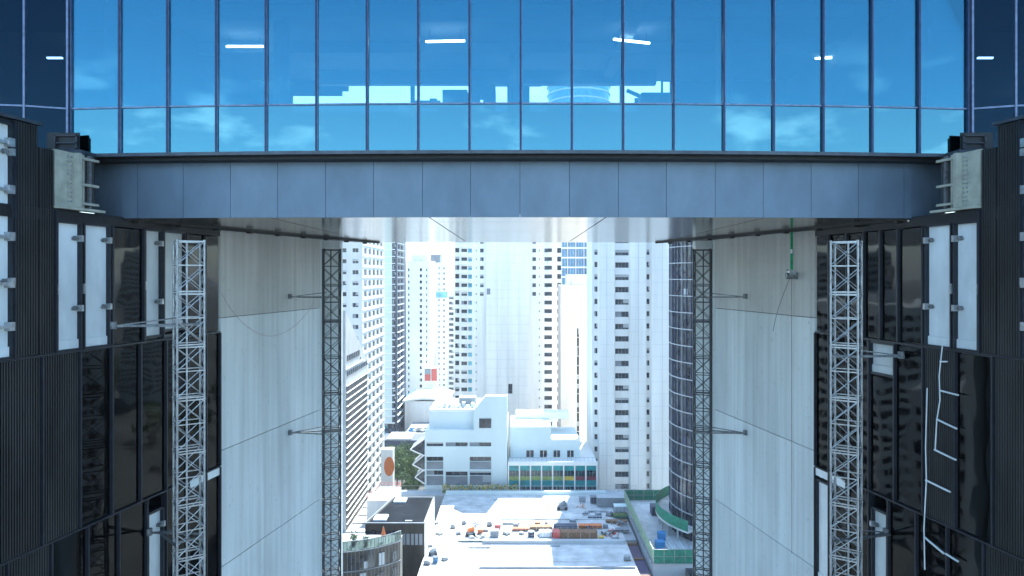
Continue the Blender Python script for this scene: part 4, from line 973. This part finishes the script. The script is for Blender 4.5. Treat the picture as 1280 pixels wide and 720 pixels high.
for i, (px, mt, nm) in enumerate(((514, 'blue', 'blue parked car, leftmost by the arched hall'), (518.5, 'white', 'white parked car next to the blue one by the arched hall'), (523.5, 'mgrey', 'grey parked car third along by the arched hall'), (528, 'white', 'white parked car nearest the clinic building'))):
    car(nm, W(px + 2, 290), 290, 11.0, mt, R(70))
c = MB(); c.box(W(508, 290), W(542, 290), 282, 308, 0, 10.99, 'mgrey'); tag(c.build('parking_deck'), 'raised grey parking deck in front of the arched hall', 'parking deck')

# ================================================================= CONSTRUCTION PODIUM
ZD0 = CZ - 56
def gy(py, z=None): return (CZ - (z if z is not None else ZD0)) * F / (py - CY)
pod = thing('podium_building', 'podium with a sunlit white flat roof crossed by low grey upstands', 'building', (2, 140, 0))
XL, XR = -18.4, 22.6
c = MB(); c.box(XL, XR, 100, 178, 0, ZD0 - .3, 'greyw'); c.build('wall', pod)
c = MB(); c.box(XL - .3, XR + .3, 99.8, 178.2, ZD0 - .29, ZD0, 'deck'); c.build('roof_slab', pod)
for py, mt, hh_, tk in ((612, 'pale_blue', .9, .8), (650, 'deck', .25, .3), (680, 'greyw', .7, 1.0), (711, 'mgrey', .35, .35)):
    y = gy(py); c = MB(); x0_ = XL if py < 620 else XL + (11 if py != 711 else 11)
    c.box(x0_ if py != 650 else -4, XR, min(y, 177), min(y, 177) + tk, ZD0 + .004, ZD0 + hh_, mt); c.build('upstand', pod)
c = MB(); c.box(W(570, 151), W(700, 143), 143.2, 143.6, ZD0 + .006, ZD0 + .12, 'mgrey'); c.build('pipe_run', pod)
for i in range(7):      # membrane sheets with laps
    y = 104 + i * 10.5; c = MB(); c.box(XL + 1, XR - 1, y, y + .12, ZD0 + .004, ZD0 + .03, 'deckg'); c.build('membrane_lap', pod)
c = MB()
for k in range(44):
    x = XL + k * (XR - XL + 8) / 43; c.tube((x, 178.6, ZD0), (x, 178.6, ZD0 + 1.9), .04, 'greyw', 4)
for z in (.9, 1.85): c.bar((XL - 14, 178.6, ZD0 + z), (XR + 8, 178.6, ZD0 + z), .06, 'greyw')
c.build('edge_fence', pod)
c = MB(); c.box(XL - 16, XR + 10, 178.3, 182.5, 0, ZD0 - .5, 'greyw'); c.build('link_block', pod)
# planter row
rg = random.Random(9); c = MB()
for k in range(1500):
    x = rg.uniform(W(553, 180), W(648, 180)); z = ZD0 - .4 + rg.random() ** 1.5 * 2.0; y = 179.6 + rg.uniform(0, 1.6); s_ = rg.uniform(.08, .22)
    c.quad([(x - s_, y, z), (x, y - .1, z - s_), (x + s_, y, z), (x, y + .1, z + s_)], 'leaf2' if rg.random() < .6 else 'yellow')
tag(c.build('planting'), 'yellow green planting along the far edge of the podium roof', 'planting', kind='stuff')

# black roof box building
bx = thing('black_roof_building', 'boxy building with a black bitumen roof and bronze cladding, lower left of the gap', 'building', (-26, 146, 0))
Zr = CZ - 49.4
c = MB(); poly = [(-30.4, 138), (-18.6, 138), (-18.6, 154), (-27.6, 154)]; c.hexa(poly, 0, Zr, 'brown'); c.build('wall', bx)
c = MB(); c.box(-18.6 + .004, -18.5, 138.1, 154, Zr - 14, Zr, 'warm_white'); c.build('side_cladding', bx)
c = MB(); c.hexa([(-30.0, 138.4), (-18.9, 138.4), (-18.9, 153.7), (-27.3, 153.7)], Zr + .004, Zr + .03, 'blackroof'); c.build('roof', bx)
c = MB(); pp = poly + [poly[0]]
for i in range(4): c.bar((*pp[i], Zr + .12), (*pp[i + 1], Zr + .12), .22, 'mgrey')
c.build('parapet', bx)
for k in range(8):
    c = MB(); x = -30.2 + k * 1.48; c.box(x, x + .05, 137.9, 137.998, Zr - 13, Zr - .3, 'black'); c.build('cladding_joint', bx)
for k in range(5):
    c = MB(); x = -23 + k * .85; c.box(x, x + .6, 137.9, 137.995, Zr - 4.2, Zr - 2, 'mgrey'); c.build('window', bx)
c = MB(); c.box(-30.0, -24.5, 137.88, 137.99, Zr - 5.2, Zr - 1.4, 'glassb'); c.build('window', bx)
for (x, y, w_, d_) in ((-29.1, 139.4, 2.6, 3.0), (-27.0, 150.6, 2.6, 2.6)):
    c = MB(); c.box(x, x + w_, y, y + d_, Zr + .031, Zr + .35, 'board_bright'); c.box(x + .2, x + w_ - .2, y + .2, y + d_ - .2, Zr + .351, Zr + .45, 'white'); c.build('roof_hatch', bx)
c = MB(); c.box(-22.6, -21.2, 138.9, 139.2, Zr + .031, Zr + .3, 'steel'); c.build('roof_vent', bx)

# left white roof and stair enclosure
lr = thing('left_roof', 'bright white flat roof between the left mast and the black roofed building', 'building', (-40, 150, 0))
c = MB(); c.hexa([(-52, 136), (-30.8, 136), (-28.2, 172), (-52, 172)], 0, ZD0 + .5, 'greyw', 'deck'); c.build('wall', lr)
c = MB()
for k in range(6): c.box(-50, -31.5, 139 + k * 5.3, 139.4 + k * 5.3, ZD0 + .505, ZD0 + .75, 'deckg')
c.build('sleeper', lr)
sh = thing('stair_enclosure', 'white boxy stair enclosure with thin red edge rails behind the black roof', 'stair enclosure', (-31, 160, ZD0))
c = MB(); c.hexa([(-34, 156), (-27.9, 156), (-27.9, 166), (-33, 166)], ZD0 + .5, CZ - 50.6, 'warm_white', 'board_bright'); c.build('wall', sh)
c = MB()
for a, b_ in (((-34, 156), (-27.9, 156)), ((-27.9, 156), (-27.9, 166)), ((-34, 156), (-33, 166)), ((-33, 166), (-27.9, 166))):
    for z in (.6, 1.1): c.bar((*a, CZ - 50.6 + z), (*b_, CZ - 50.6 + z), .05, 'red')
    for t in range(6):
        x = a[0] + (b_[0] - a[0]) * t / 5; y = a[1] + (b_[1] - a[1]) * t / 5; c.tube((x, y, CZ - 50.6), (x, y, CZ - 49.4), .035, 'red', 4)
c.build('edge_rail', sh)

# curved glass balcony building bottom left
cb = thing('curved_balcony_building', 'curved glazed building with a glass balustrade terrace in the bottom left of the gap', 'building', (-30, 125, 0))
cxb, cyb, rb = -31.0, 128.0, 14.0
arc = [(cxb + rb * math.cos(t), cyb + rb * math.sin(t)) for t in [math.pi * 1.2 + (math.pi * .585) * i / 40 for i in range(41)]]
arcp = arc + [(arc[-1][0], 121.5), (arc[0][0], 121.5)]
ztr = CZ - 45.5
c = MB(); c.hexa([(cxb + (x - cxb) * .985, cyb + (y - cyb) * .985) for x, y in arcp], 0, ztr, 'brown', 'deckg'); c.build('core', cb)
c = MB(); c2 = MB(); c3 = MB()
for i in range(40):
    (xa_, ya_), (xb_, yb_) = arc[i], arc[i + 1]
    c.hexa([(xa_, ya_), (xb_, yb_), (xb_, yb_ + .06), (xa_, ya_ + .06)], ztr + .05, ztr + 1.6, 'rail_glass')
    c2.tube((xa_, ya_, 10), (xa_, ya_, ztr + 1.65), .045, 'steel_dk', 5)
    for z in (ztr + 1.65, ztr - .1, ztr - 3.4, ztr - 6.8): c3.bar((xa_, ya_, z), (xb_, yb_, z), .12 if z < ztr + 1 else .10, 'mgrey')
c.build('glass_balustrade', cb); c2.build('mullion', cb); c3.build('floor_band', cb)
rg = random.Random(12); c = MB()
for k in range(26):
    i = rg.randrange(12, 39); (xa_, ya_) = arc[i]; z = ztr - rg.choice((3.2, 6.6)); c.obox((xa_ * .9965 + cxb * .0035, ya_ * .9965 + cyb * .0035), (arc[i + 1][0] - arc[i][0], arc[i + 1][1] - arc[i][1]), .5, .03, z, z + rg.uniform(1, 2.9), rg.choice(('glassb', 'glassgrey', 'greyw')))
c.build('window', cb)
def pot(label, x, y, z, s=1):
    root = thing('potted_shrub', label, 'plant', (x, y, z)); c = MB(); c.tube((x, y, z), (x, y, z + .6 * s), .28 * s, 'mgrey', 10, .36 * s); c.build('pot', root)
    rg = random.Random(int(x * 7)); c = MB()
    for _ in range(160):
        d = Vector((rg.gauss(0, .35), rg.gauss(0, .35), rg.gauss(.9, .35))) * s; sz = .12 * s; a = Vector((rg.gauss(0, 1), rg.gauss(0, 1), rg.gauss(0, 1))).normalized(); b3 = a.orthogonal(); pp = Vector((x, y, z + .2)) + d
        c.quad([pp - a * sz, pp + b3 * sz * .5, pp + a * sz, pp - b3 * sz * .5], 'leaf')
    c.build('foliage', root)
pot('dark potted shrub on the curved terrace, left end', -27.7, 117.0, ztr + .01, 1.3); pot('small potted shrub in the middle of the curved terrace', -25.6, 116.8, ztr + .01, 1.0)
# orange parasol (closed) and table on the terrace
root = thing('closed_parasol', 'closed orange parasol on the curved glass terrace', 'parasol', (-23.0, 118.6, ztr)); c = MB(); c.tube((-23.0, 118.6, ztr + .01), (-23.0, 118.6, ztr + 2.6), .05, 'steel', 8); c.build('pole', root)
c = MB(); c.tube((-23.0, 118.6, ztr + .9), (-23.0, 118.6, ztr + 2.5), .45, 'orange', 10, .08); c.build('canopy', root)

# ---- materials and plant on the white roof
def deck_at(px, py, z=ZD0): y = gy(py, z); return W(px, y), y, z
def stack(name, label, cat, px0, px1, py, h, n, mt, d=1.2, group=None, end=None):
    x0_, y, z = deck_at(px0, py); x1_, _, _ = deck_at(px1, py); root = thing(name, label, cat, ((x0_ + x1_) / 2, y, z), group)
    for k in (0.15, .85): c = MB(); xx = x0_ + (x1_ - x0_) * k; c.box(xx - .12, xx + .12, y - d / 2, y + d / 2, z + .005, z + .14, 'wood'); c.build('bearer', root)
    c = MB(); lh = (h - .14) / n
    for k in range(n):
        j = random.uniform(-.1, .1); m_ = mt[k % len(mt)] if isinstance(mt, (list, tuple)) else mt
        c.box(x0_ + j, x1_ + j, y - d / 2 + abs(j) * .5, y + d / 2, z + .145 + k * lh, z + .14 + (k + 1) * lh - .012, m_)
    c.build('boards', root)
    if end: c = MB(); c.box(x0_ - .5, x0_ + .9, y - d / 2 - .05, y + d / 2 + .05, z + .15, z + h + .02, end); c.build('wrapping', root)
    for t in (.3, .6, .82):
        xx = x0_ + (x1_ - x0_) * t; c = MB(); c.box(xx - .03, xx + .03, y - d / 2 - .03, y - d / 2 - .01, z + .1, z + h, 'board'); c.build('strap', root)
stack('timber_stack', 'long stack of brown timber with a red wrapped end on the white roof', 'timber stack', 694, 746, 672, 1.5, 7, 'wood', 2.2, end='red')
stack('sheet_stack', 'dark stack of steel sheets behind the brown timber stack', 'sheet stack', 692, 721, 661, .9, 5, ['mgrey', 'navy', 'mgrey'], 2.0)
stack('board_stack', 'thin stack of brown boards left of the dark steel sheets', 'board stack', 662, 690, 662, .9, 5, ['wood', 'louver'], 1.8)
stack('beam_stack', 'pale stack of beams at the left of the roof stores', 'beam stack', 672, 700, 669, .5, 2, ['greyw', 'mgrey'], 1.6)
stack('panel_stack', 'low stack of grey panels in front of the blue barrel', 'panel stack', 640, 665, 674, .45, 3, ['greyw'], 1.4)
def crate(name, label, cat, px, py, w_, d_, h, mt, lidmt=None, group=None):
    x, y, z = deck_at(px, py); root = thing(name, label, cat, (x, y, z), group)
    c = MB(); c.box(x - w_ / 2, x + w_ / 2, y, y + d_, z + .12, z + h, mt); c.build('body', root)
    c = MB()
    for k in (-1, 1): c.box(x + k * w_ * .35 - .1, x + k * w_ * .35 + .1, y, y + d_, z + .004, z + .119, 'mgrey')
    c.build('skid', root)
    c = MB(); c.box(x - w_ / 2 - .06, x + w_ / 2 + .06, y - .06, y + d_ + .06, z + h + .003, z + h + .1, lidmt or mt); c.build('lid', root)
    c = MB()
    for k in range(4): xx = x - w_ / 2 + (k + .5) * w_ / 4; c.box(xx - .04, xx + .04, y - .05, y - .005, z + .2, z + h - .05, 'mgrey')
    c.build('rib', root); return root
crate('tool_crate', 'grey steel tool crate left of centre on the white roof', 'crate', 618, 672, 1.9, 1.4, 1.3, 'mgrey')
crate('tool_crate', 'red box behind the grey steel crate on the white roof', 'crate', 622, 662, 1.4, 1.1, .9, 'red')
crate('tool_crate', 'white box between the blue barrel and the timber stack', 'crate', 682, 672, 2.6, 1.6, 1.1, 'board_bright')
crate('water_tank', 'low blue plastic tank standing on the terrace stores right of centre', 'tank', 728, 628, 1.6, 1.2, 1.0, 'greyw', 'mgrey')['label'] = 'small grey box near the far edge of the white roof'
crate('site_container', 'long grey container with a pale lid at the far right of the white roof', 'container', 766, 634, 7.5, 2.4, 2.2, 'mgrey', 'greyw')
crate('site_container', 'low pale container right in front of the long grey one', 'container', 778, 641, 3.6, 2.2, 1.4, 'greyw', 'pale_blue')
crate('tool_crate', 'dark crate beside the parapet left of the long grey container', 'crate', 743, 630, 1.8, 1.6, 1.6, 'navy', 'mgrey')
crate('tool_crate', 'red box in front of the dark crate near the far parapet', 'crate', 750, 632, 1.2, 1.0, 1.6, 'red', 'red')
crate('tool_crate', 'green topped box near the right edge of the white roof', 'crate', 776, 648, 3.4, 1.6, .6, 'green', 'leaf2')
for a in (
 ('timber_stack', 'stack of orange brown formwork boards behind the long timber stack', 'timber stack', 723, 752, 660, .8, 4, ('wood', 'orange'), 1.4),
 ('tube_stack', 'long thin bundle of grey tubes in front of the orange mixer', 'tube bundle', 572, 612, 677, .4, 2, ('mgrey',), .8),
 ('tube_stack', 'short bundle of grey tubes behind the red box', 'tube bundle', 628, 650, 655, .4, 2, ('greyw', 'mgrey'), .8),
 ('board_stack', 'rust coloured strip of boards right of the red box', 'board stack', 640, 661, 663, .6, 3, ('wood', 'red'), 1.2),
 ('beam_stack', 'long pale beams lying along the far roof edge, right of centre', 'beam stack', 735, 765, 640, .4, 2, ('greyw',), .7),
 ('beam_stack', 'long thin rail lying alone on the near roof left of centre', 'beam stack', 585, 613, 685, .3, 1, ('mgrey',), .5),
 ('board_stack', 'rust brown boards at the right roof edge in front of the green topped box', 'board stack', 757, 783, 653, .5, 3, ('wood', 'louver'), 1.2),
 ('beam_stack', 'grey steel beams stacked beside the two containers', 'beam stack', 735, 752, 648, .6, 3, ('mgrey', 'navy'), 1.0),
 ('sheet_stack', 'stack of dark sheets at the right roof edge near the timber', 'sheet stack', 770, 786, 664, .6, 3, ('mgrey', 'louver'), 1.4)):
    stack(*a)
crate('tool_crate', 'orange box right behind the orange mixer', 'crate', 600, 668, 1.2, 1.0, .9, 'orange')
crate('tool_crate', 'rust red box at the left end of the dark steel sheets', 'crate', 672, 659, 1.3, 1.0, .9, 'red', 'wood')
crate('tool_crate', 'small yellow box on the right of the roof stores', 'crate', 752, 676, 1.0, .9, .7, 'yellow')
def barrel(label, px, py, mt):
    x, y, z = deck_at(px, py); root = thing('barrel', label, 'barrel', (x, y, z)); c = MB(); c.tube((x, y, z + .004), (x, y, z + 1.5), .7, mt, 16); c.build('drum', root)
    c = MB()
    for k in (.4, .9, 1.5): c.tube((x, y, z + k), (x, y, z + k + .07), .75, 'mgrey', 16); c.build('hoop', root) if k == 1.5 else None
barrel('dark blue barrel among the stores on the white roof', 664, 673, 'navy')
def machine(name, label, cat, px, py, mt, s=1.0):
    x, y, z = deck_at(px, py); root = thing(name, label, cat, (x, y, z))
    c = MB()
    for k in (-.7, .7): c.tube((x + k * s, y - .1, z + .3 * s), (x + k * s, y + .15, z + .3 * s), .3 * s, 'black', 12); c.tube((x + k * s, y + 1.3 * s, z + .3 * s), (x + k * s, y + 1.5 * s, z + .3 * s), .3 * s, 'black', 12)
    c.build('wheel', root)
    c = MB(); c.box(x - 1 * s, x + 1 * s, y + .1, y + 1.3 * s, z + .32 * s, z + .8 * s, 'mgrey'); c.build('chassis', root)
    c = MB(); c.tube((x - .5 * s, y + .7 * s, z + .85 * s), (x + .7 * s, y + .7 * s, z + 1.4 * s), .55 * s, mt, 12, .4 * s); c.build('drum', root)
    c = MB(); c.bar((x - .9 * s, y + .2, z + .8 * s), (x - .9 * s, y + .2, z + 1.7 * s), .08, 'steel'); c.bar((x - .9 * s, y + .2, z + 1.7 * s), (x - .3 * s, y + .2, z + 1.7 * s), .08, 'steel'); c.build('handle', root)
machine('concrete_mixer', 'orange concrete mixer standing at the left of the stores on the white roof', 'mixer', 588, 671, 'orange', 1.1)
machine('compressor', 'dark wheeled compressor alone on the shaded part of the white roof', 'compressor', 703, 638, 'mgrey', 1.25)
machine('compressor', 'grey wheeled compressor at the left parapet beside the blue bin', 'compressor', 541, 695, 'greyw', .9)
crate('waste_bin', 'blue bin near the left edge of the white roof', 'bin', 544, 704, 1.0, 1.0, 1.0, 'blue', 'navy')
rg = random.Random(21); 
labs = ['loose pile of dark offcuts left of the grey steel crate', 'loose pile of rebar offcuts at the right edge of the white roof', 'pile of pinkish rubble near the far parapet', 'dark heap right of the steel sheets', 'scatter of grey offcuts behind the orange mixer', 'small green heap beside the timber stack', 'pile of debris along the right roof edge below the containers','small pale heap near the middle of the far roof edge', 'scatter of short tubes at the left roof edge']
for lab, (px, py, r_, ms, n) in zip(labs, ((602, 673, 1.6, ('mgrey', 'greyw'), 26), (766, 668, 2.0, ('louver', 'mgrey', 'red'), 40), (727, 634, 1.2, ('warm', 'red'), 18), (735, 662, 1.1, ('navy', 'mgrey'), 24), (594, 657, 1.6, ('mgrey', 'greyw'), 16), (755, 669, 1.0, ('leaf', 'green', 'mgrey'), 16), (774, 655, 1.8, ('wood', 'mgrey', 'greyw'), 26), (733, 643, 1.0, ('greyw', 'mgrey'), 14), (545, 655, 1.0, ('greyw', 'mgrey'), 12))):
    x, y, z = deck_at(px, py); c = MB()
    for k in range(n):
        a = rg.uniform(0, 6.28); rr3 = r_ * rg.random(); xx, yy = x + rr3 * math.cos(a), y + rr3 * math.sin(a); zz = z + .06 + (r_ - rr3) * .5 * rg.random(); L_ = rg.uniform(.3, 1.1); b_ = rg.uniform(0, 3.14)
        c.bar((xx - L_ * math.cos(b_) / 2, yy - L_ * math.sin(b_) / 2, zz), (xx + L_ * math.cos(b_) / 2, yy + L_ * math.sin(b_) / 2, zz + rg.uniform(0, .3)), rg.uniform(.06, .28), rg.choice(ms))
    tag(c.build('offcut_pile'), lab, 'pile', 'piles of offcuts on the podium roof')

# ---- right hand terrace with green nets
rg = random.Random(77)
spots = [(566, 660), (573, 668), (580, 655), (607, 664), (612, 657), (633, 668), (645, 660), (652, 668), (590, 674), (703, 672), (757, 660), (762, 645), (748, 646), (741, 657), (537, 683), (534, 705), (549, 668), (769, 676), (556, 700), (784, 700), (716, 652), (683, 656)]
PL = ['left of the orange mixer, furthest left of the stores', 'directly left of the orange mixer', 'behind and left of the orange mixer', 'between the orange mixer and the grey steel crate', 'behind the gap between mixer and grey crate',
 'right beside the grey steel crate', 'behind the grey panels in the middle of the stores', 'just left of the dark blue barrel', 'in front of the orange mixer', 'directly below the dark sheet stack', 'behind the right end of the timber stack',
 'in front of the low pale container', 'right of the lone dark compressor', 'above the right end of the steel sheets', 'at the left roof edge above the blue bin', 'at the left roof edge below the blue bin', 'inward from the left roof edge, level with the timber',
 'at the right roof edge beyond the timber stack', 'right of the blue bin', 'at the right front corner by the rust stained sheets', 'behind the dark steel sheets', 'behind the thin brown board stack']
base = None
for (px_, py_), pl_ in zip(spots, PL):
    x, y, z = deck_at(px_, py_)
    if base is None:
        base = thing('pallet', 'small grey wrapped pallet ' + pl_, 'pallet', (x, y, z), 'pallets scattered over the podium roof')
        c = MB(); c.box(x - .6, x + .6, y - .5, y + .5, z + .1, z + .14, 'wood')
        for k in (-.5, 0, .45): c.box(x + k - .04, x + k + .06, y - .5, y + .5, z + .004, z + .098, 'wood')
        c.build('pallet_base', base)
        c = MB(); c.box(x - .55, x + .5, y - .42, y + .42, z + .145, z + .75, 'mgrey'); c.box(x - .45, x + .3, y - .35, y + .38, z + .755, z + 1.0, 'greyw'); c.build('load', base); bkids = list(base.children)
    else:
        q = base.copy(); COL.objects.link(q); q['label'] = 'small grey wrapped pallet ' + pl_; q.location = (x, y, z); q.rotation_euler = (0, 0, rg.uniform(-.8, .8)); sc_ = rg.uniform(.7, 1.3); q.scale = (sc_, sc_, rg.uniform(.5, 1.2))
        for ch in bkids: d = ch.copy(); COL.objects.link(d); d.parent = q
rt_ = thing('net_wrapped_building', 'building under construction wrapped in green netting at the lower right of the gap', 'building', (36, 142, 0))
ZR_ = CZ - 54.5; XA = 25.9
c = MB(); c.hexa([(XA, 132), (60, 132), (60, 168), (XA, 168)], 0, ZR_, 'greyw', 'deck'); c.build('wall', rt_)
def net(a, b_, z0, z1, mt='green', parent=rt_, n=10):
    a = Vector(a); b_ = Vector(b_); d = b_ - a; u = d.normalized(); c = MB(); c.obox((a + b_) / 2, u, d.length / 2, .03, z0, z1, mt); o = c.build('safety_net', parent)
    c = MB()
    for k in range(n + 1):
        p = a + d * k / n; c.tube((p.x - u.y * -.07, p.y - u.x * .07, z0 - .5), (p.x - u.y * -.07, p.y - u.x * .07, z1 + .35), .045, 'steel', 5)
    for z in (z0, (z0 + z1) / 2, z1): c.bar((a.x - u.y * -.07, a.y - u.x * .07, z), (b_.x - u.y * -.07, b_.y - u.x * .07, z), .07, 'steel')
    c.build('net_post', o)
net((XA, 131.9), (XA, 168), ZR_ + .1, ZR_ + 2.3, 'limefence', n=22)
net((XA, 131.9), (44, 131.9), ZR_ - .3, ZR_ + 2.4, 'green', n=9)
net((XA, 168), (40, 168), ZR_ + .1, ZR_ + 2.6, 'green', n=6)
c = MB(); c.box(XA - .5, XA - .12, 132, 168, ZR_ - .5, ZR_ - .1, 'mgrey'); c.build('edge_beam', rt_)
# curved terrace round the glass tower
c = MB(); a0 = math.pi * .62; pts = [(c8x + (r8 + 3.2) * math.cos(a0 + i * .07), c8y + (r8 + 3.2) * math.sin(a0 + i * .07)) for i in range(28)]
c2 = MB()
for i in range(27):
    (xa_, ya_), (xb_, yb_) = pts[i], pts[i + 1]; c.hexa([(xa_, ya_), (xb_, yb_), (xb_ * .998 + c8x * .002, yb_ * .998 + c8y * .002), (xa_ * .998 + c8x * .002, ya_ * .998 + c8y * .002)], ZR_ + 3.1, ZR_ + 5.3, 'green')
    c2.hexa([(xa_, ya_), (xb_, yb_), (c8x + (xb_ - c8x) * .8, c8y + (yb_ - c8y) * .8), (c8x + (xa_ - c8x) * .8, c8y + (ya_ - c8y) * .8)], ZR_ + 2.7, ZR_ + 3.09, 'deck')
c.build('curved_net', rt_); c2.build('curved_terrace', rt_)
c = MB()
for i in range(0, 27, 3): c.tube((c8x + (pts[i][0] - c8x) * .95, c8y + (pts[i][1] - c8y) * .95, ZR_), (c8x + (pts[i][0] - c8x) * .95, c8y + (pts[i][1] - c8y) * .95, ZR_ + 2.7), .2, 'greyw', 8)
c.build('column', rt_)
for k in range(3): 
    c = MB(); c.box(32 + k * 3.2, 34 + k * 3.2, 121.8, 131.99, ZR_ - 2.6, ZR_ - 1.2, 'glassb'); c.box(32 + k * 3.2, 34 + k * 3.2, 121.8, 131.99, ZR_ - 5.6, ZR_ - 4.2, 'glassb'); c.build('window', rt_)
for lab, x, y, w_, d_, h, mt in (('bright blue crate in front on the netted terrace', 27.6, 138, 1.8, 1.4, 1.3, 'blue'), ('bright blue crate behind another on the netted terrace', 29.0, 142.5, 1.5, 1.4, 1.4, 'blue'), ('dark water tank at the back of the netted terrace', 30.5, 157, 3.2, 2.6, 2.0, 'navy')):
    root = thing('storage_crate', lab, 'crate', (x, y, ZR_)); c = MB(); c.box(x, x + w_, y, y + d_, ZR_ + .1, ZR_ + h, mt); c.build('body', root); c = MB(); c.box(x - .06, x + w_ + .06, y - .06, y + d_ + .06, ZR_ + h + .004, ZR_ + h + .12, mt); c.build('lid', root); c = MB(); c.box(x + .1, x + .3, y, y + d_, ZR_ + .003, ZR_ + .098, 'mgrey'); c.box(x + w_ - .3, x + w_ - .1, y, y + d_, ZR_ + .003, ZR_ + .098, 'mgrey'); c.build('skid', root)
for i in range(5):
    root = thing('steel_pipe', ['pale pipe lying nearest the fence on the netted terrace', 'second pale pipe from the fence on the netted terrace', 'middle pale pipe on the netted terrace', 'fourth pale pipe from the fence on the netted terrace', 'pale pipe lying farthest from the fence on the netted terrace'][i], 'pipe', (30.2 + i * 1.0, 136, ZR_), 'pipes laid on the netted terrace')
    c = MB(); c.tube((30.2 + i * 1.0, 133.5, ZR_ + .16), (29.6 + i * 1.2, 140.5 + i * .6, ZR_ + .16), .14, 'pale_blue' if i % 2 else 'greyw', 8); c.build('tube', root)
    c = MB(); c.tube((30.2 + i * 1.0, 133.4, ZR_ + .16), (30.2 + i * 1.0, 133.55, ZR_ + .16), .18, 'mgrey', 8); c.build('collar', root)
# rusty blue sheets between the podium and the terrace
c = MB()
for k in range(6):
    y = 100 + k * 7.8; c.box(XR + .5, XA - .6, y, y + 7.2, ZD0 - 1.2, ZD0 - .9, 'purple'); c.box(XR + .4, XA - .55, y + 7.25, y + 7.7, ZD0 - 1.2, ZD0 - .6, 'wood')
tag(c.build('sheet_roof'), 'narrow blue and rust stained sheet roof between the white roof and the green fence', 'roof')
c = MB(); c.box(XR + .4, XA - .55, 147.5, 178, ZD0 - 1, ZD0 - .3, 'deckg'); c.box(XR + .35, XA - .56, 100, 178, 0, ZD0 - 1.21, 'mgrey'); tag(c.build('walkway'), 'grey concrete walkway behind the rust stained sheet roof', 'walkway')
# ================================================================= AIR
hz = bpy.data.materials.new('haze'); hz.use_nodes = True; ht = hz.node_tree; ht.nodes.clear()
ho = ht.nodes.new('ShaderNodeOutputMaterial'); hv = ht.nodes.new('ShaderNodeVolumePrincipled')
hv.inputs['Density'].default_value = 0.00011; hv.inputs['Color'].default_value = (0.97, 0.98, 1.0, 1); hv.inputs['Anisotropy'].default_value = 0.3
ht.links.new(hv.outputs[0], ho.inputs['Volume']); M['haze'] = hz
c = MB(); c.box(-9100, 9100, -9100, 9100, -1.0, CZ + 160, 'haze'); o = c.build('haze'); o['kind'] = 'stuff'
SC.cycles.volume_bounces = 1
